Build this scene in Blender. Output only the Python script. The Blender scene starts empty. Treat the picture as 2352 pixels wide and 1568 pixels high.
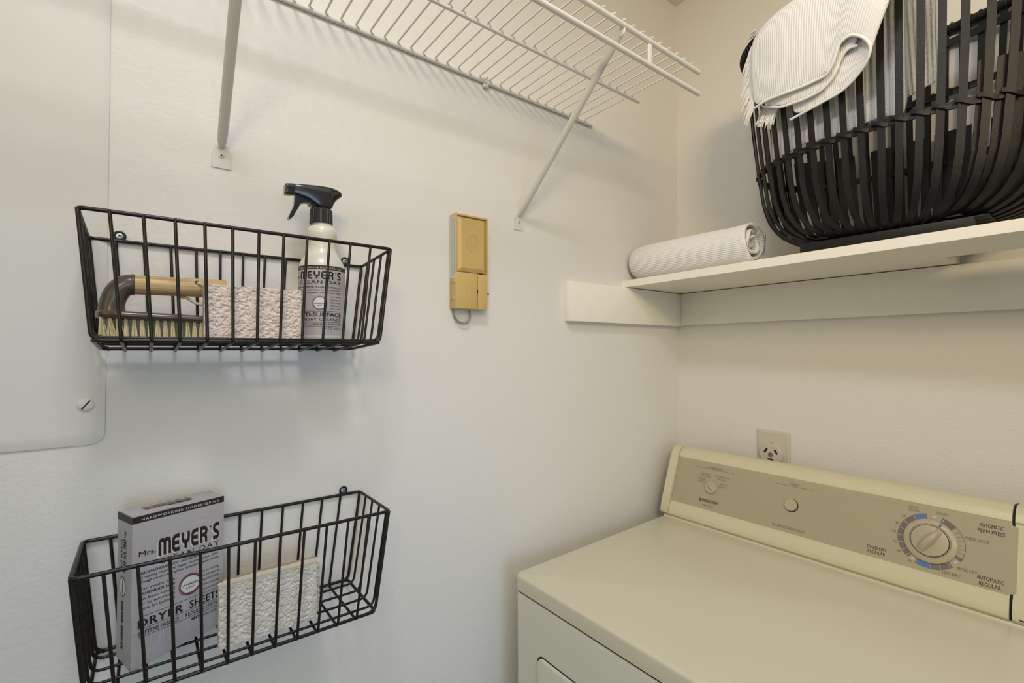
import bpy, bmesh, math, random
from mathutils import Vector, Matrix
random.seed(7)
C = bpy.context.scene.collection
PI = math.pi
# ---------------------------------------------------------------- camera, world, lights, exposure
# metres; the camera stands at the origin, 1.31 m above the floor
cd = bpy.data.cameras.new('camera'); cam = bpy.data.objects.new('camera', cd); C.objects.link(cam)
cd.sensor_width = 36.0; cd.lens = 1097.2166 / 2352 * 36; cd.clip_start = 0.01
yaw, pit, rol = math.radians(52.5966), math.radians(1.0803), math.radians(-0.1147)
fw = Vector((math.cos(pit) * math.cos(yaw), math.cos(pit) * math.sin(yaw), math.sin(pit)))
rt = Vector((math.sin(yaw), -math.cos(yaw), 0)); up = rt.cross(fw)
rt = rt * math.cos(rol) + up * math.sin(rol); up = rt.cross(fw)
cam.matrix_world = Matrix(((rt.x, up.x, -fw.x, 0), (rt.y, up.y, -fw.y, 0), (rt.z, up.z, -fw.z, 0), (0, 0, 0, 1)))
bpy.context.scene.camera = cam
w = bpy.data.worlds.new('world'); bpy.context.scene.world = w; w.use_nodes = True
w.node_tree.nodes['Background'].inputs[0].default_value = (0.9, 0.93, 1.0, 1)
w.node_tree.nodes['Background'].inputs[1].default_value = 0.3
vs = bpy.context.scene.view_settings
vs.view_transform = 'Standard'; vs.look = 'None'; vs.gamma = 1.0; vs.use_curve_mapping = False; vs.exposure = -0.17


def area(name, loc, target, size, power, color, size_y=None, spread=180):
    l = bpy.data.lights.new(name, 'AREA'); l.energy = power; l.color = color; l.size = size
    if size_y: l.shape = 'RECTANGLE'; l.size_y = size_y
    else: l.shape = 'DISK'
    l.spread = math.radians(spread)
    o = bpy.data.objects.new(name, l); C.objects.link(o); o.location = loc
    o.rotation_euler = (Vector(target) - Vector(loc)).to_track_quat('-Z', 'Y').to_euler()
    return o


area('ceiling_lamp_light', (0.0, 0.12, 0.87), (0.15, 0.2, -0.6), 0.18, 5.6, (0.96, 0.92, 0.96))
area('ceiling_bounce_light', (0.15, -0.30, 0.925), (0.15, -0.30, -1), 1.2, 4.3, (0.85, 0.95, 1.0), 1.2)  # added overhead fill panel standing in for light bounced off the ceiling
area('side_fill_light', (-1.15, -0.35, 0.45), (1.1, 0.2, 0.2), 0.9, 1.8, (0.88, 1.0, 0.78), 0.7)  # added fill from the left to brighten the right wall, not a real fixture
area('hallway_daylight', (0.0, -1.15, -0.25), (0.35, 0.75, -0.40), 0.6, 1.3, (0.45, 0.68, 1.0), 1.0, 60)
area('high_fill_light', (-0.5, -1.0, 0.75), (1.1, 0.4, 0.5), 0.5, 4.8, (1.0, 0.78, 0.46), 0.3, 90)  # added warm fill, high behind the camera, for the upper right; no lamp known there

# ---------------------------------------------------------------- materials


def mat(name, col, rough=0.5, metal=0.0, bump=None, var=None, trans=0.0, sss=0.0, spec=0.5, coat=0.0):
    """bump=(scale,strength,distance); var=(scale,amount,color2)"""
    m = bpy.data.materials.new(name); m.use_nodes = True
    nt = m.node_tree; b = nt.nodes['Principled BSDF']
    b.inputs['Base Color'].default_value = (*col, 1); b.inputs['Roughness'].default_value = rough
    b.inputs['Metallic'].default_value = metal; b.inputs['Transmission Weight'].default_value = trans
    b.inputs['Specular IOR Level'].default_value = spec
    if coat: b.inputs['Coat Weight'].default_value = coat; b.inputs['Coat Roughness'].default_value = 0.15
    if sss:
        b.inputs['Subsurface Weight'].default_value = sss; b.inputs['Subsurface Scale'].default_value = 0.01
        b.inputs['Subsurface Radius'].default_value = (1, .8, .5)
    tc = nt.nodes.new('ShaderNodeTexCoord')
    if var:
        n = nt.nodes.new('ShaderNodeTexNoise'); n.inputs['Scale'].default_value = var[0]; n.inputs['Detail'].default_value = 4
        nt.links.new(tc.outputs['Object'], n.inputs['Vector'])
        mx = nt.nodes.new('ShaderNodeMix'); mx.data_type = 'RGBA'
        mx.inputs['A'].default_value = (*col, 1); mx.inputs['B'].default_value = (*var[2], 1)
        mr = nt.nodes.new('ShaderNodeMapRange'); mr.inputs['From Min'].default_value = 0.4; mr.inputs['From Max'].default_value = 0.65
        mr.inputs['To Max'].default_value = var[1]
        nt.links.new(n.outputs['Fac'], mr.inputs['Value']); nt.links.new(mr.outputs[0], mx.inputs['Factor'])
        nt.links.new(mx.outputs['Result'], b.inputs['Base Color'])
    if bump:
        n = nt.nodes.new('ShaderNodeTexNoise'); n.inputs['Scale'].default_value = bump[0]; n.inputs['Detail'].default_value = 3
        nt.links.new(tc.outputs['Object'], n.inputs['Vector'])
        bp = nt.nodes.new('ShaderNodeBump'); bp.inputs['Strength'].default_value = bump[1]; bp.inputs['Distance'].default_value = bump[2]
        nt.links.new(n.outputs['Fac'], bp.inputs['Height']); nt.links.new(bp.outputs[0], b.inputs['Normal'])
    return m


def cord_mat(name, col, period, depth):
    """corduroy ribbed towelling: ribs run along V, repeat along U (uv in metres)"""
    m = mat(name, col, 0.95, spec=0.1)
    nt = m.node_tree; b = nt.nodes['Principled BSDF']
    uv = nt.nodes.new('ShaderNodeUVMap'); sp = nt.nodes.new('ShaderNodeSeparateXYZ'); nt.links.new(uv.outputs[0], sp.inputs[0])
    mu = nt.nodes.new('ShaderNodeMath'); mu.operation = 'MULTIPLY'; mu.inputs[1].default_value = 2 * PI / period
    nt.links.new(sp.outputs['X'], mu.inputs[0])
    sn = nt.nodes.new('ShaderNodeMath'); sn.operation = 'SINE'; nt.links.new(mu.outputs[0], sn.inputs[0])
    n = nt.nodes.new('ShaderNodeTexNoise'); n.inputs['Scale'].default_value = 900; n.inputs['Detail'].default_value = 3
    tc = nt.nodes.new('ShaderNodeTexCoord'); nt.links.new(tc.outputs['Object'], n.inputs['Vector'])
    ad = nt.nodes.new('ShaderNodeMath'); ad.operation = 'MULTIPLY_ADD'; ad.inputs[1].default_value = 2.2
    nt.links.new(n.outputs['Fac'], ad.inputs[0]); nt.links.new(sn.outputs[0], ad.inputs[2])
    bp = nt.nodes.new('ShaderNodeBump'); bp.inputs['Strength'].default_value = 0.9; bp.inputs['Distance'].default_value = depth
    nt.links.new(ad.outputs[0], bp.inputs['Height']); nt.links.new(bp.outputs[0], b.inputs['Normal'])
    b.inputs['Sheen Weight'].default_value = 0.3
    return m


M = {}
M['wall'] = mat('wall_paint', (0.77, 0.75, 0.705), 0.55, bump=(210, 0.40, 0.0016))
M['ceil'] = mat('ceiling_paint', (0.80, 0.785, 0.73), 0.8, bump=(120, 0.3, 0.001))
M['floor'] = mat('floor_vinyl', (0.30, 0.26, 0.21), 0.5, var=(8, 0.5, (0.22, 0.19, 0.15)))
M['panel'] = mat('panel_paint', (0.74, 0.725, 0.67), 0.45, bump=(260, 0.12, 0.0006))
M['trim'] = mat('trim_paint', (0.90, 0.865, 0.77), 0.42, bump=(90, 0.10, 0.001), var=(30, 0.3, (0.86, 0.82, 0.72)))
M['shelfwire'] = mat('white_vinyl_coated_wire', (0.76, 0.74, 0.70), 0.4)
M['bracket'] = mat('white_enamel_bracket', (0.70, 0.69, 0.64), 0.35)
M['black'] = mat('blackened_steel_wire', (0.022, 0.020, 0.018), 0.33, 0.6, bump=(600, 0.15, 0.0004), var=(400, 0.5, (0.045, 0.040, 0.036)))
M['steel'] = mat('zinc_screw', (0.42, 0.44, 0.46), 0.35, 0.9)
M['dark'] = mat('dark_recess', (0.01, 0.01, 0.01), 0.7)
M['blkplastic'] = mat('glossy_black_plastic', (0.012, 0.012, 0.014), 0.22, coat=0.4)
M['bottle'] = mat('milky_bottle_plastic', (0.66, 0.66, 0.56), 0.3, sss=0.15)
M['lilac'] = mat('lilac_grey_card', (0.43, 0.415, 0.435), 0.5, var=(60, 0.3, (0.40, 0.385, 0.405)))
M['lilac2'] = mat('lilac_label_paper', (0.44, 0.415, 0.415), 0.45)
M['ink'] = mat('dark_brown_ink', (0.016, 0.009, 0.009), 0.5)
M['white_ink'] = mat('white_ink', (0.68, 0.68, 0.67), 0.5)
M['pale_ink'] = mat('pale_line_ink', (0.55, 0.54, 0.55), 0.5)
M['red_ink'] = mat('maroon_ink', (0.16, 0.025, 0.03), 0.5)
M['sponge'] = mat('pink_cellulose_sponge', (0.76, 0.655, 0.59), 0.9, bump=(1200, 0.6, 0.0006), var=(600, 0.7, (0.60, 0.50, 0.44)))
M['sponge2'] = mat('cream_cellulose_sponge', (0.68, 0.645, 0.58), 0.9, bump=(1200, 0.6, 0.0006), var=(500, 0.6, (0.58, 0.54, 0.47)))
M['scour'] = mat('tan_sponge_back', (0.38, 0.31, 0.20), 0.95, bump=(600, 0.8, 0.002))
M['brown'] = mat('brown_glossy_plastic', (0.095, 0.066, 0.050), 0.25, coat=0.1)
M['bristle'] = mat('pale_bristle', (0.66, 0.58, 0.34), 0.6, var=(250, 0.6, (0.45, 0.37, 0.18)))
M['string'] = mat('cotton_string', (0.55, 0.48, 0.32), 0.9, bump=(500, 0.6, 0.001))
M['yellow'] = mat('yellowed_plastic', (0.60, 0.42, 0.15), 0.42, bump=(500, 0.06, 0.0005))
M['cable'] = mat('grey_cable', (0.25, 0.25, 0.25), 0.35)
M['orange'] = mat('orange_plastic', (0.75, 0.12, 0.02), 0.4)
M['cream'] = mat('dryer_cream_enamel', (0.66, 0.62, 0.47), 0.30, coat=0.25)
M['creamfront'] = mat('dryer_cream_front', (0.70, 0.69, 0.58), 0.36)
M['console'] = mat('console_cream_plastic', (0.66, 0.62, 0.43), 0.36)
M['face'] = mat('console_taupe_overlay', (0.42, 0.375, 0.25), 0.4)
M['knob'] = mat('beige_knob_plastic', (0.47, 0.41, 0.29), 0.33)
M['print'] = mat('console_grey_print', (0.12, 0.105, 0.08), 0.5)
M['dialgrey'] = mat('dial_grey_print', (0.17, 0.15, 0.125), 0.5)
M['blue'] = mat('dial_blue_print', (0.085, 0.19, 0.45), 0.5)
M['outlet'] = mat('beige_outlet_plastic', (0.62, 0.57, 0.48), 0.4)
M['bamboo'] = mat('black_stained_bamboo', (0.0065, 0.0060, 0.0054), 0.5, bump=(350, 0.3, 0.0008), var=(60, 0.6, (0.011, 0.0100, 0.0088)), spec=0.35)
M['towel'] = cord_mat('white_ribbed_towel', (0.92, 0.915, 0.91), 0.0042, 0.00028)
M['towel_in'] = cord_mat('white_wide_ribbed_towel', (0.90, 0.89, 0.89), 0.0075, 0.0012)
M['roll'] = cord_mat('white_fine_ribbed_towel', (0.92, 0.91, 0.89), 0.0036, 0.0005)
M['fringe'] = mat('white_cotton_fringe', (0.91, 0.90, 0.885), 0.95, spec=0.1)


def wood_mat():
    m = mat('beech_wood', (0.58, 0.36, 0.15), 0.45)
    nt = m.node_tree; b = nt.nodes['Principled BSDF']
    tc = nt.nodes.new('ShaderNodeTexCoord'); mp = nt.nodes.new('ShaderNodeMapping'); mp.inputs['Scale'].default_value = (1.5, 30, 30)
    n = nt.nodes.new('ShaderNodeTexNoise'); n.inputs['Scale'].default_value = 14; n.inputs['Detail'].default_value = 6; n.inputs['Distortion'].default_value = .6
    cr = nt.nodes.new('ShaderNodeValToRGB')
    cr.color_ramp.elements[0].position = .35; cr.color_ramp.elements[0].color = (0.46, 0.29, 0.12, 1)
    cr.color_ramp.elements[1].position = .62; cr.color_ramp.elements[1].color = (0.66, 0.48, 0.25, 1)
    nt.links.new(tc.outputs['Object'], mp.inputs[0]); nt.links.new(mp.outputs[0], n.inputs['Vector'])
    nt.links.new(n.outputs['Fac'], cr.inputs[0]); nt.links.new(cr.outputs[0], b.inputs['Base Color'])
    return m


M['wood'] = wood_mat()

# ---------------------------------------------------------------- mesh helpers


class MB:
    def __init__(s): s.v = []; s.f = []; s.cuts = []

    def cut(s):
        s.cuts.append((len(s.v), len(s.f)))

    def build_split(s, name, m, parent, **k):
        """one part per printed word or line"""
        c = [(0, 0)] + [x for x in s.cuts] + [(len(s.v), len(s.f))]
        for (v0, f0), (v1, f1) in zip(c[:-1], c[1:]):
            if v1 > v0:
                q = MB(); q.v = s.v[v0:v1]; q.f = [tuple(i - v0 for i in f) for f in s.f[f0:f1]]; q.build(name, m, parent, **k)

    def add(s, vs, fs):
        o = len(s.v); s.v += [Vector(p) for p in vs]; s.f += [tuple(i + o for i in f) for f in fs]; return s

    def box(s, lo, hi, r=0.0, seg=2, M4=None):
        if r <= 0:
            x0, y0, z0 = lo; x1, y1, z1 = hi
            vs = [(x0, y0, z0), (x1, y0, z0), (x1, y1, z0), (x0, y1, z0), (x0, y0, z1), (x1, y0, z1), (x1, y1, z1), (x0, y1, z1)]
            fs = [(0, 3, 2, 1), (4, 5, 6, 7), (0, 1, 5, 4), (1, 2, 6, 5), (2, 3, 7, 6), (3, 0, 4, 7)]
        else:
            bm = bmesh.new(); bmesh.ops.create_cube(bm, size=1)
            for v in bm.verts:
                v.co = Vector([(lo[i] + hi[i]) / 2 + v.co[i] * (hi[i] - lo[i]) for i in range(3)])
            bmesh.ops.bevel(bm, geom=bm.edges[:], offset=r, segments=seg, profile=.5, affect='EDGES')
            bm.verts.index_update()
            vs = [v.co.copy() for v in bm.verts]; fs = [tuple(v.index for v in f.verts) for f in bm.faces]; bm.free()
        if M4 is not None: vs = [M4 @ Vector(v) for v in vs]
        return s.add(vs, fs)

    def tube(s, pts, r, seg=8, closed=False, caps=True):
        s.round = True
        pts = [Vector(p) for p in pts]; n = len(pts)
        rs = r if isinstance(r, (list, tuple)) else [r] * n
        tg = []
        for i in range(n):
            a = pts[(i - 1) % n] if (closed or i > 0) else pts[i]
            b = pts[(i + 1) % n] if (closed or i < n - 1) else pts[i]
            tg.append((b - a).normalized())
        t0 = tg[0]; u = t0.orthogonal().normalized()
        rings = []
        for i in range(n):
            t = tg[i]; u = (u - t * u.dot(t))
            u = u.normalized() if u.length > 1e-6 else t.orthogonal().normalized()
            v = t.cross(u)
            rings.append([pts[i] + (u * math.cos(k * 2 * PI / seg) + v * math.sin(k * 2 * PI / seg)) * rs[i] for k in range(seg)])
        vs = [p for rg in rings for p in rg]; fs = []
        for i in range(n if closed else n - 1):
            j = (i + 1) % n
            for k in range(seg):
                l = (k + 1) % seg
                fs.append((i * seg + k, i * seg + l, j * seg + l, j * seg + k))
        if caps and not closed:
            fs.append(tuple(range(seg))[::-1]); fs.append(tuple((n - 1) * seg + k for k in range(seg)))
        return s.add(vs, fs)

    def prism(s, poly, mp, h0, h1):
        """poly: 2D outline; mp(u,v,h)->3D"""
        n = len(poly); vs = [mp(u, v, h0) for u, v in poly] + [mp(u, v, h1) for u, v in poly]
        fs = [tuple(range(n))[::-1], tuple(range(n, 2 * n))] + [(i, (i + 1) % n, n + (i + 1) % n, n + i) for i in range(n)]
        return s.add(vs, fs)

    def lathe(s, prof, c, axis=(0, 0, 1), seg=32, caps=True):
        ax = Vector(axis).normalized(); u = ax.orthogonal().normalized(); v = ax.cross(u); c = Vector(c)
        vs = []
        for (r, h) in prof:
            for k in range(seg):
                a = 2 * PI * k / seg; vs.append(c + ax * h + (u * math.cos(a) + v * math.sin(a)) * r)
        fs = []
        for i in range(len(prof) - 1):
            for k in range(seg):
                l = (k + 1) % seg; fs.append((i * seg + k, i * seg + l, (i + 1) * seg + l, (i + 1) * seg + k))
        if caps: fs.append(tuple(range(seg))[::-1]); fs.append(tuple((len(prof) - 1) * seg + k for k in range(seg)))
        return s.add(vs, fs)

    def tape(s, pts, wd, nm, w, t):
        """flat strip: pts centres, wd width directions, nm normals"""
        vs = []; n = len(pts)
        for p, a, b in zip(pts, wd, nm):
            a = Vector(a).normalized() * w / 2; b = Vector(b).normalized() * t / 2; p = Vector(p)
            vs += [p - a - b, p + a - b, p + a + b, p - a + b]
        fs = [(0, 3, 2, 1), tuple(4 * (n - 1) + k for k in range(4))]
        for i in range(n - 1):
            for k in range(4):
                l = (k + 1) % 4; fs.append((4 * i + k, 4 * i + l, 4 * i + 4 + l, 4 * i + 4 + k))
        return s.add(vs, fs)

    def build(s, name, m, parent=None, loc=None, local=False, smooth=40, kind=None, label=None):
        me = bpy.data.meshes.new(name)
        off = Vector((0, 0, 0))
        if not local:
            if parent is not None: off = Vector(parent.get('_o', (0, 0, 0)))
            elif loc is not None: off = Vector(loc)
        me.from_pydata([tuple(v - off) for v in s.v], [], s.f)
        bm = bmesh.new(); bm.from_mesh(me); bmesh.ops.recalc_face_normals(bm, faces=bm.faces[:]); bm.to_mesh(me); bm.free()
        me.update()
        if smooth == 40 and getattr(s, 'round', False): smooth = 72
        if smooth:
            me.shade_smooth()
            try: me.set_sharp_from_angle(angle=math.radians(smooth))
            except Exception: pass
        me.materials.append(m)
        o = bpy.data.objects.new(name, me); C.objects.link(o)
        if parent is not None:
            o.parent = parent; o['_o'] = tuple(parent.get('_o', (0, 0, 0)))
        elif loc is not None:
            o.location = loc; o['_o'] = tuple(loc)
        if kind: o['kind'] = kind
        if label: o['label'] = label
        return o


def tag(o, label, cat, group=None):
    o['label'] = label; o['category'] = cat
    if group: o['group'] = group
    return o


def thing(name, label, cat, loc, group=None):
    o = bpy.data.objects.new(name, None); C.objects.link(o); o.location = loc; o['_o'] = tuple(loc)
    o.empty_display_size = 0.02
    return tag(o, label, cat, group)


def fillet(pts, r, closed=False, n=5):
    pts = [Vector(p) for p in pts]; out = []; N = len(pts)
    for i in range(N):
        if not closed and i in (0, N - 1): out.append(pts[i]); continue
        p = pts[i]; a = pts[(i - 1) % N] - p; b = pts[(i + 1) % N] - p
        d = min(r, a.length * .45, b.length * .45)
        A = p + a.normalized() * d; B = p + b.normalized() * d
        for k in range(n + 1):
            t = k / n; out.append(A * (1 - t) ** 2 + p * 2 * t * (1 - t) + B * t * t)
    return out


def sheet(rows, name, m, parent, thick=0.003, sub=2):
    """rows: list of rows of 3D points. Quad grid with uv in metres, thickened and smoothed by modifiers."""
    nr, nc = len(rows), len(rows[0])
    vs = [tuple(Vector(p) - Vector(parent['_o'])) for r in rows for p in r]
    fs = [(i * nc + j, i * nc + j + 1, (i + 1) * nc + j + 1, (i + 1) * nc + j) for i in range(nr - 1) for j in range(nc - 1)]
    me = bpy.data.meshes.new(name); me.from_pydata(vs, [], fs)
    mid = nr // 2
    U = [0.0]
    for j in range(1, nc): U.append(U[-1] + (Vector(rows[mid][j]) - Vector(rows[mid][j - 1])).length)
    V = [0.0]
    for i in range(1, nr): V.append(V[-1] + (Vector(rows[i][nc // 2]) - Vector(rows[i - 1][nc // 2])).length)
    uv = me.uv_layers.new(name='UVMap')
    for poly in me.polygons:
        for li in poly.loop_indices:
            vi = me.loops[li].vertex_index; uv.data[li].uv = (U[vi % nc], V[vi // nc])
    me.materials.append(m); me.shade_smooth()
    o = bpy.data.objects.new(name, me); C.objects.link(o); o.parent = parent; o['_o'] = tuple(parent['_o'])
    so = o.modifiers.new('thick', 'SOLIDIFY'); so.thickness = thick; so.offset = 0
    if sub: sb = o.modifiers.new('smooth', 'SUBSURF'); sb.levels = sub; sb.render_levels = sub
    return o


def lerp_rows(top, bot, n, bulge=None):
    rows = []
    for i in range(n + 1):
        t = i / n; rows.append([Vector(a).lerp(Vector(b), t) + (bulge(t, j) if bulge else Vector((0, 0, 0))) for j, (a, b) in enumerate(zip(top, bot))])
    return rows


# ---------------------------------------------------------------- flat printing
def text2d(s, size=1.0, bold=0.0, space=1.0):
    cu = bpy.data.curves.new('txt', 'FONT'); cu.body = s; cu.size = size; cu.offset = bold * size; cu.space_character = space
    cu.resolution_u = 3; cu.fill_mode = 'FRONT'
    o = bpy.data.objects.new('txt', cu); C.objects.link(o)
    dg = bpy.context.evaluated_depsgraph_get()
    me = bpy.data.meshes.new_from_object(o.evaluated_get(dg))
    vs = [(v.co.x, v.co.y) for v in me.vertices]; fs = [tuple(p.vertices) for p in me.polygons]
    bpy.data.objects.remove(o); bpy.data.curves.remove(cu); bpy.data.meshes.remove(me)
    return vs, fs


def put(mb, s, x0, x1, y, cap, mp, h=0.0002, bold=0.0, space=1.0, align='fit', ang=0.0):
    """print s between x0 and x1 with baseline y and capital height cap; mp(x,y,h)->3D"""
    vs, fs = text2d(s, 1.0, 0.0, space)
    if not vs: return
    a = min(v[0] for v in vs); b = max(v[0] for v in vs)
    sy = cap / 0.729
    if align == 'fit': sx = (x1 - x0) / (b - a); ox = x0
    elif align == 'center': sx = sy; ox = (x0 + x1) / 2 - (b - a) * sx / 2
    elif align == 'left': sx = sy; ox = x0
    else: sx = sy; ox = x1 - (b - a) * sx
    cx = (x0 + x1) / 2; ca, sa = math.cos(ang), math.sin(ang)
    mb.cut()
    for sh in ((-bold, bold * .33, -bold * .33, bold) if bold > .009 else (0,)):     # heavier weights: overprinted side by side
        out = []
        for (u, v) in vs:
            X, Y = ox + (u - a) * sx - cx + sh * sy, v * sy
            out.append(mp(cx + X * ca - Y * sa, y + X * sa + Y * ca, h + (sh > 0) * .00001))
        mb.add(out, fs)
    mb.cut()


def rect2(mb, x0, y0, x1, y1, mp, h=0.00015, n=1):
    for i in range(n):
        a, b = x0 + (x1 - x0) * i / n, x0 + (x1 - x0) * (i + 1) / n
        mb.add([mp(a, y0, h), mp(b, y0, h), mp(b, y1, h), mp(a, y1, h)], [(0, 1, 2, 3)])


def stroke(mb, pts, w, mp, h=0.0002, round_=True):
    for i in range(len(pts) - 1):
        a, b = Vector(pts[i]), Vector(pts[i + 1]); d = (b - a)
        if d.length < 1e-9: continue
        n = Vector((-d.y, d.x)).normalized() * w / 2
        mb.add([mp(*(a - n), h), mp(*(b - n), h), mp(*(b + n), h), mp(*(a + n), h)], [(0, 1, 2, 3)])
        if round_ and i > 0:
            k = 10; mb.add([mp(a.x + w / 2 * math.cos(2 * PI * j / k), a.y + w / 2 * math.sin(2 * PI * j / k), h) for j in range(k)], [tuple(range(k))])


def ring2(mb, cx, cy, rx, ry, w, mp, h=0.0002, a0=0, a1=2 * PI, n=40):
    for i in range(n):
        a, b = a0 + (a1 - a0) * i / n, a0 + (a1 - a0) * (i + 1) / n
        q = []
        for (t, k) in ((a, 0), (b, 0), (b, 1), (a, 1)):
            q.append(mp(cx + (rx - w * k) * math.cos(t), cy + (ry - w * k) * math.sin(t), h))
        mb.add(q, [(0, 1, 2, 3)])


def disc2(mb, cx, cy, rx, ry, mp, h=0.0002, n=32):
    K = 5
    for j in range(1, K):
        ring2(mb, cx, cy, rx * (j + 1) / K, ry * (j + 1) / K, rx / K if rx == ry else 0, mp, h, n=n) if rx == ry else None
    if rx == ry: rx = ry = rx / K
    mb.add([mp(cx + rx * math.cos(2 * PI * i / n), cy + ry * math.sin(2 * PI * i / n), h) for i in range(n)], [tuple(range(n))])


def arcp(cx, cy, rx, ry, a0, a1, n=6):
    return [(cx + rx * math.cos(math.radians(a0 + (a1 - a0) * i / n)), cy + ry * math.sin(math.radians(a0 + (a1 - a0) * i / n))) for i in range(n + 1)]


def deco_name(mb, x0, x1, y, H, mp, h=0.0003, dx=0, dy=0):
    """the heavy rounded display lettering MEYER'S: letters drawn as broad strokes"""
    w = .19; mb.cut()
    L = []
    i = w / 2
    L.append((0.92, [[(i, 0), (i, .70)] + arcp(.275, .70, .18, .205, 180, 0) + [(.46, 0)], [(.46, .70)] + arcp(.645, .70, .18, .205, 180, 0) + [(.825, 0)]]))
    E = [[(.56, 1 - i), (.3, 1 - i)] + arcp(.3, .70, .205, .205, 90, 180) + [(i, .3)] + arcp(.3, .3, .205, .205, 180, 270) + [(.56, i)], [(i, .5), (.52, .5)]]
    L.append((.62, E))
    L.append((.70, [[(i, 1), (i, .68)] + arcp(.33, .62, .235, .22, 180, 270) + arcp(.33, .62, .235, .22, 270, 360)[1:] + [(.565, 1)], [(.33, .42), (.33, 0)]]))
    L.append((.62, E))
    L.append((.68, [[(i, 0), (i, 1 - i), (.34, 1 - i)] + arcp(.34, .70, .205, .205, 90, -90) + [(i, .495)], [(.34, .495), (.47, .40), (.51, .25), (.51, 0)]]))
    L.append((.26, []))
    L.append((.58, [[(.55, 1 - i), (.30, 1 - i)] + arcp(.30, .75, .205, .155, 90, 180) + [(i, .66), (.2, .52), (.38, .42), (.455, .30)] + arcp(.27, .26, .18, .165, 0, -90) + [(.02, i)]]))
    tot = sum(l[0] for l in L) + .07 * (len(L) - 1); sx = (x1 - x0) / tot; cx = 0
    for k, (adv, sts) in enumerate(L):
        ww = w if k != 5 else .07
        if k == 5:   # the star that stands for the apostrophe
            sc_, sy_ = x0 + (cx + .13) * sx + dx, y + .86 * H + dy
            P5 = [(sc_ + (.13 if q % 2 == 0 else .052) * sx * math.sin(q * PI / 5), sy_ + (.13 if q % 2 == 0 else .052) * H * .75 * math.cos(q * PI / 5)) for q in range(10)]
            mb.add([mp(sc_, sy_, h)] + [mp(*p, h) for p in P5], [(0, 1 + q, 1 + (q + 1) % 10) for q in range(10)])
        for st in sts:
            pts = [(x0 + (cx + px) * sx + dx, y + py * H + dy) for px, py in st]
            stroke(mb, pts, ww * sx * 1.0, mp, h)
        cx += adv + .07
    mb.cut()


# ================================================================ STRUCTURE
X1, Y1, ZC, ZF = 1.1377, 0.75, 0.937, -1.31
XB, YB = -1.3, -1.3


def structure(name, mb, m, **k):
    o = mb.build(name, m, **k); o['kind'] = 'structure'; return o


structure('wall_left', MB().box((XB - .05, Y1, ZF), (X1, Y1 + .06, ZC)), M['wall'], smooth=0)
structure('wall_right', MB().box((X1, YB, ZF), (X1 + .06, Y1 + .06, ZC)), M['wall'], smooth=0)
structure('wall_back', MB().box((XB - .06, YB, ZF), (XB, Y1, ZC)), M['wall'], smooth=0)
structure('wall_front', MB().box((XB - .06, YB - .06, ZF), (X1 + .06, YB, ZC)), M['wall'], smooth=0)
structure('ceiling', MB().box((XB - .06, YB - .06, ZC), (X1 + .06, Y1 + .06, ZC + .05)), M['ceil'], smooth=0)
structure('floor', MB().box((XB - .06, YB - .06, ZF - .05), (X1 + .06, Y1 + .06, ZF)), M['floor'], smooth=0)

# wooden cleats carrying the closet shelf: a short board on the left wall and a long one on the right wall
structure('trim_1', MB().box((0.716, Y1 - .0185, 0.063), (X1, Y1, 0.1485), .0012), M['trim'])
structure('trim_2', MB().box((X1 - .0165, -0.9, 0.0655), (X1, Y1 - .0185, 0.1485), .0012), M['trim'])

# ================================================================ ELECTRICAL PANEL COVER
t = thing('electrical_panel_cover', 'large painted metal access cover with rounded corner at the far left of the wall', 'panel', (-.30, Y1, -.109))
mb = MB(); px1, pz0, rr, bv = -.0386, -.1095, .014, .0085


def outline(ins):
    r = rr; pts = []
    x0, x1, z0, z1 = -.62 + ins, px1 - ins, pz0 + ins * 1.15, .485
    r = max(rr - ins, .003)
    pts += [(x1 - r + r * math.cos(a), z0 + r + r * math.sin(a)) for a in [-PI / 2 + PI / 2 * k / 8 for k in range(9)]]
    pts += [(x1, z1), (x0, z1), (x0, z0)]
    return pts


o0, o1, o2 = outline(0), outline(.0012), outline(bv); n = len(o0)
rows_ = [[(x, Y1 - .0005, z) for x, z in o0], [(x, Y1 - .0018, z) for x, z in o0], [(x, Y1 - .0042, z) for x, z in o2]]
mb.add([p for r in rows_ for p in r], [(i * n + k, i * n + (k + 1) % n, (i + 1) * n + (k + 1) % n, (i + 1) * n + k) for i in range(2) for k in range(n)] + [tuple(range(2 * n, 3 * n))])
mb.build('cover_plate', M['panel'], t, smooth=18)


def slot_screw(parent, c, R, h, mt, rot=0.9, cross=False, nrm=(0, -1, 0), name='screw'):
    ax = Vector(nrm); c = Vector(c)
    s = MB().lathe([(R, 0), (R, h * .35), (R * .85, h * .75), (R * .5, h * .97), (R * .05, h)], c, nrm, 20).build(name, mt, parent)
    u = ax.cross(Vector((0, 0, 1))).normalized(); v = Vector((0, 0, 1))
    for k in ((0, 1) if cross else (0,)):
        a = rot + k * PI / 2; d = u * math.cos(a) + v * math.sin(a); e = ax.cross(d)
        L = R * (.8 if not cross else .5); W = R * (.09 if not cross else .13)
        c0 = c + ax * h * .80; q = [c0 - d * L - e * W, c0 + d * L - e * W, c0 + d * L + e * W, c0 - d * L + e * W]
        MB().add(q + [p + ax * h * .25 for p in q], [(0, 1, 2, 3), (4, 5, 6, 7), (0, 1, 5, 4), (1, 2, 6, 5), (2, 3, 7, 6), (3, 0, 4, 7)]).build('slot', M['dark'], s, smooth=0)
    return s


slot_screw(t, (-.0556, Y1 - .0042, -.0622), .0078, .0032, M['panel'], rot=2.2)

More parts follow.
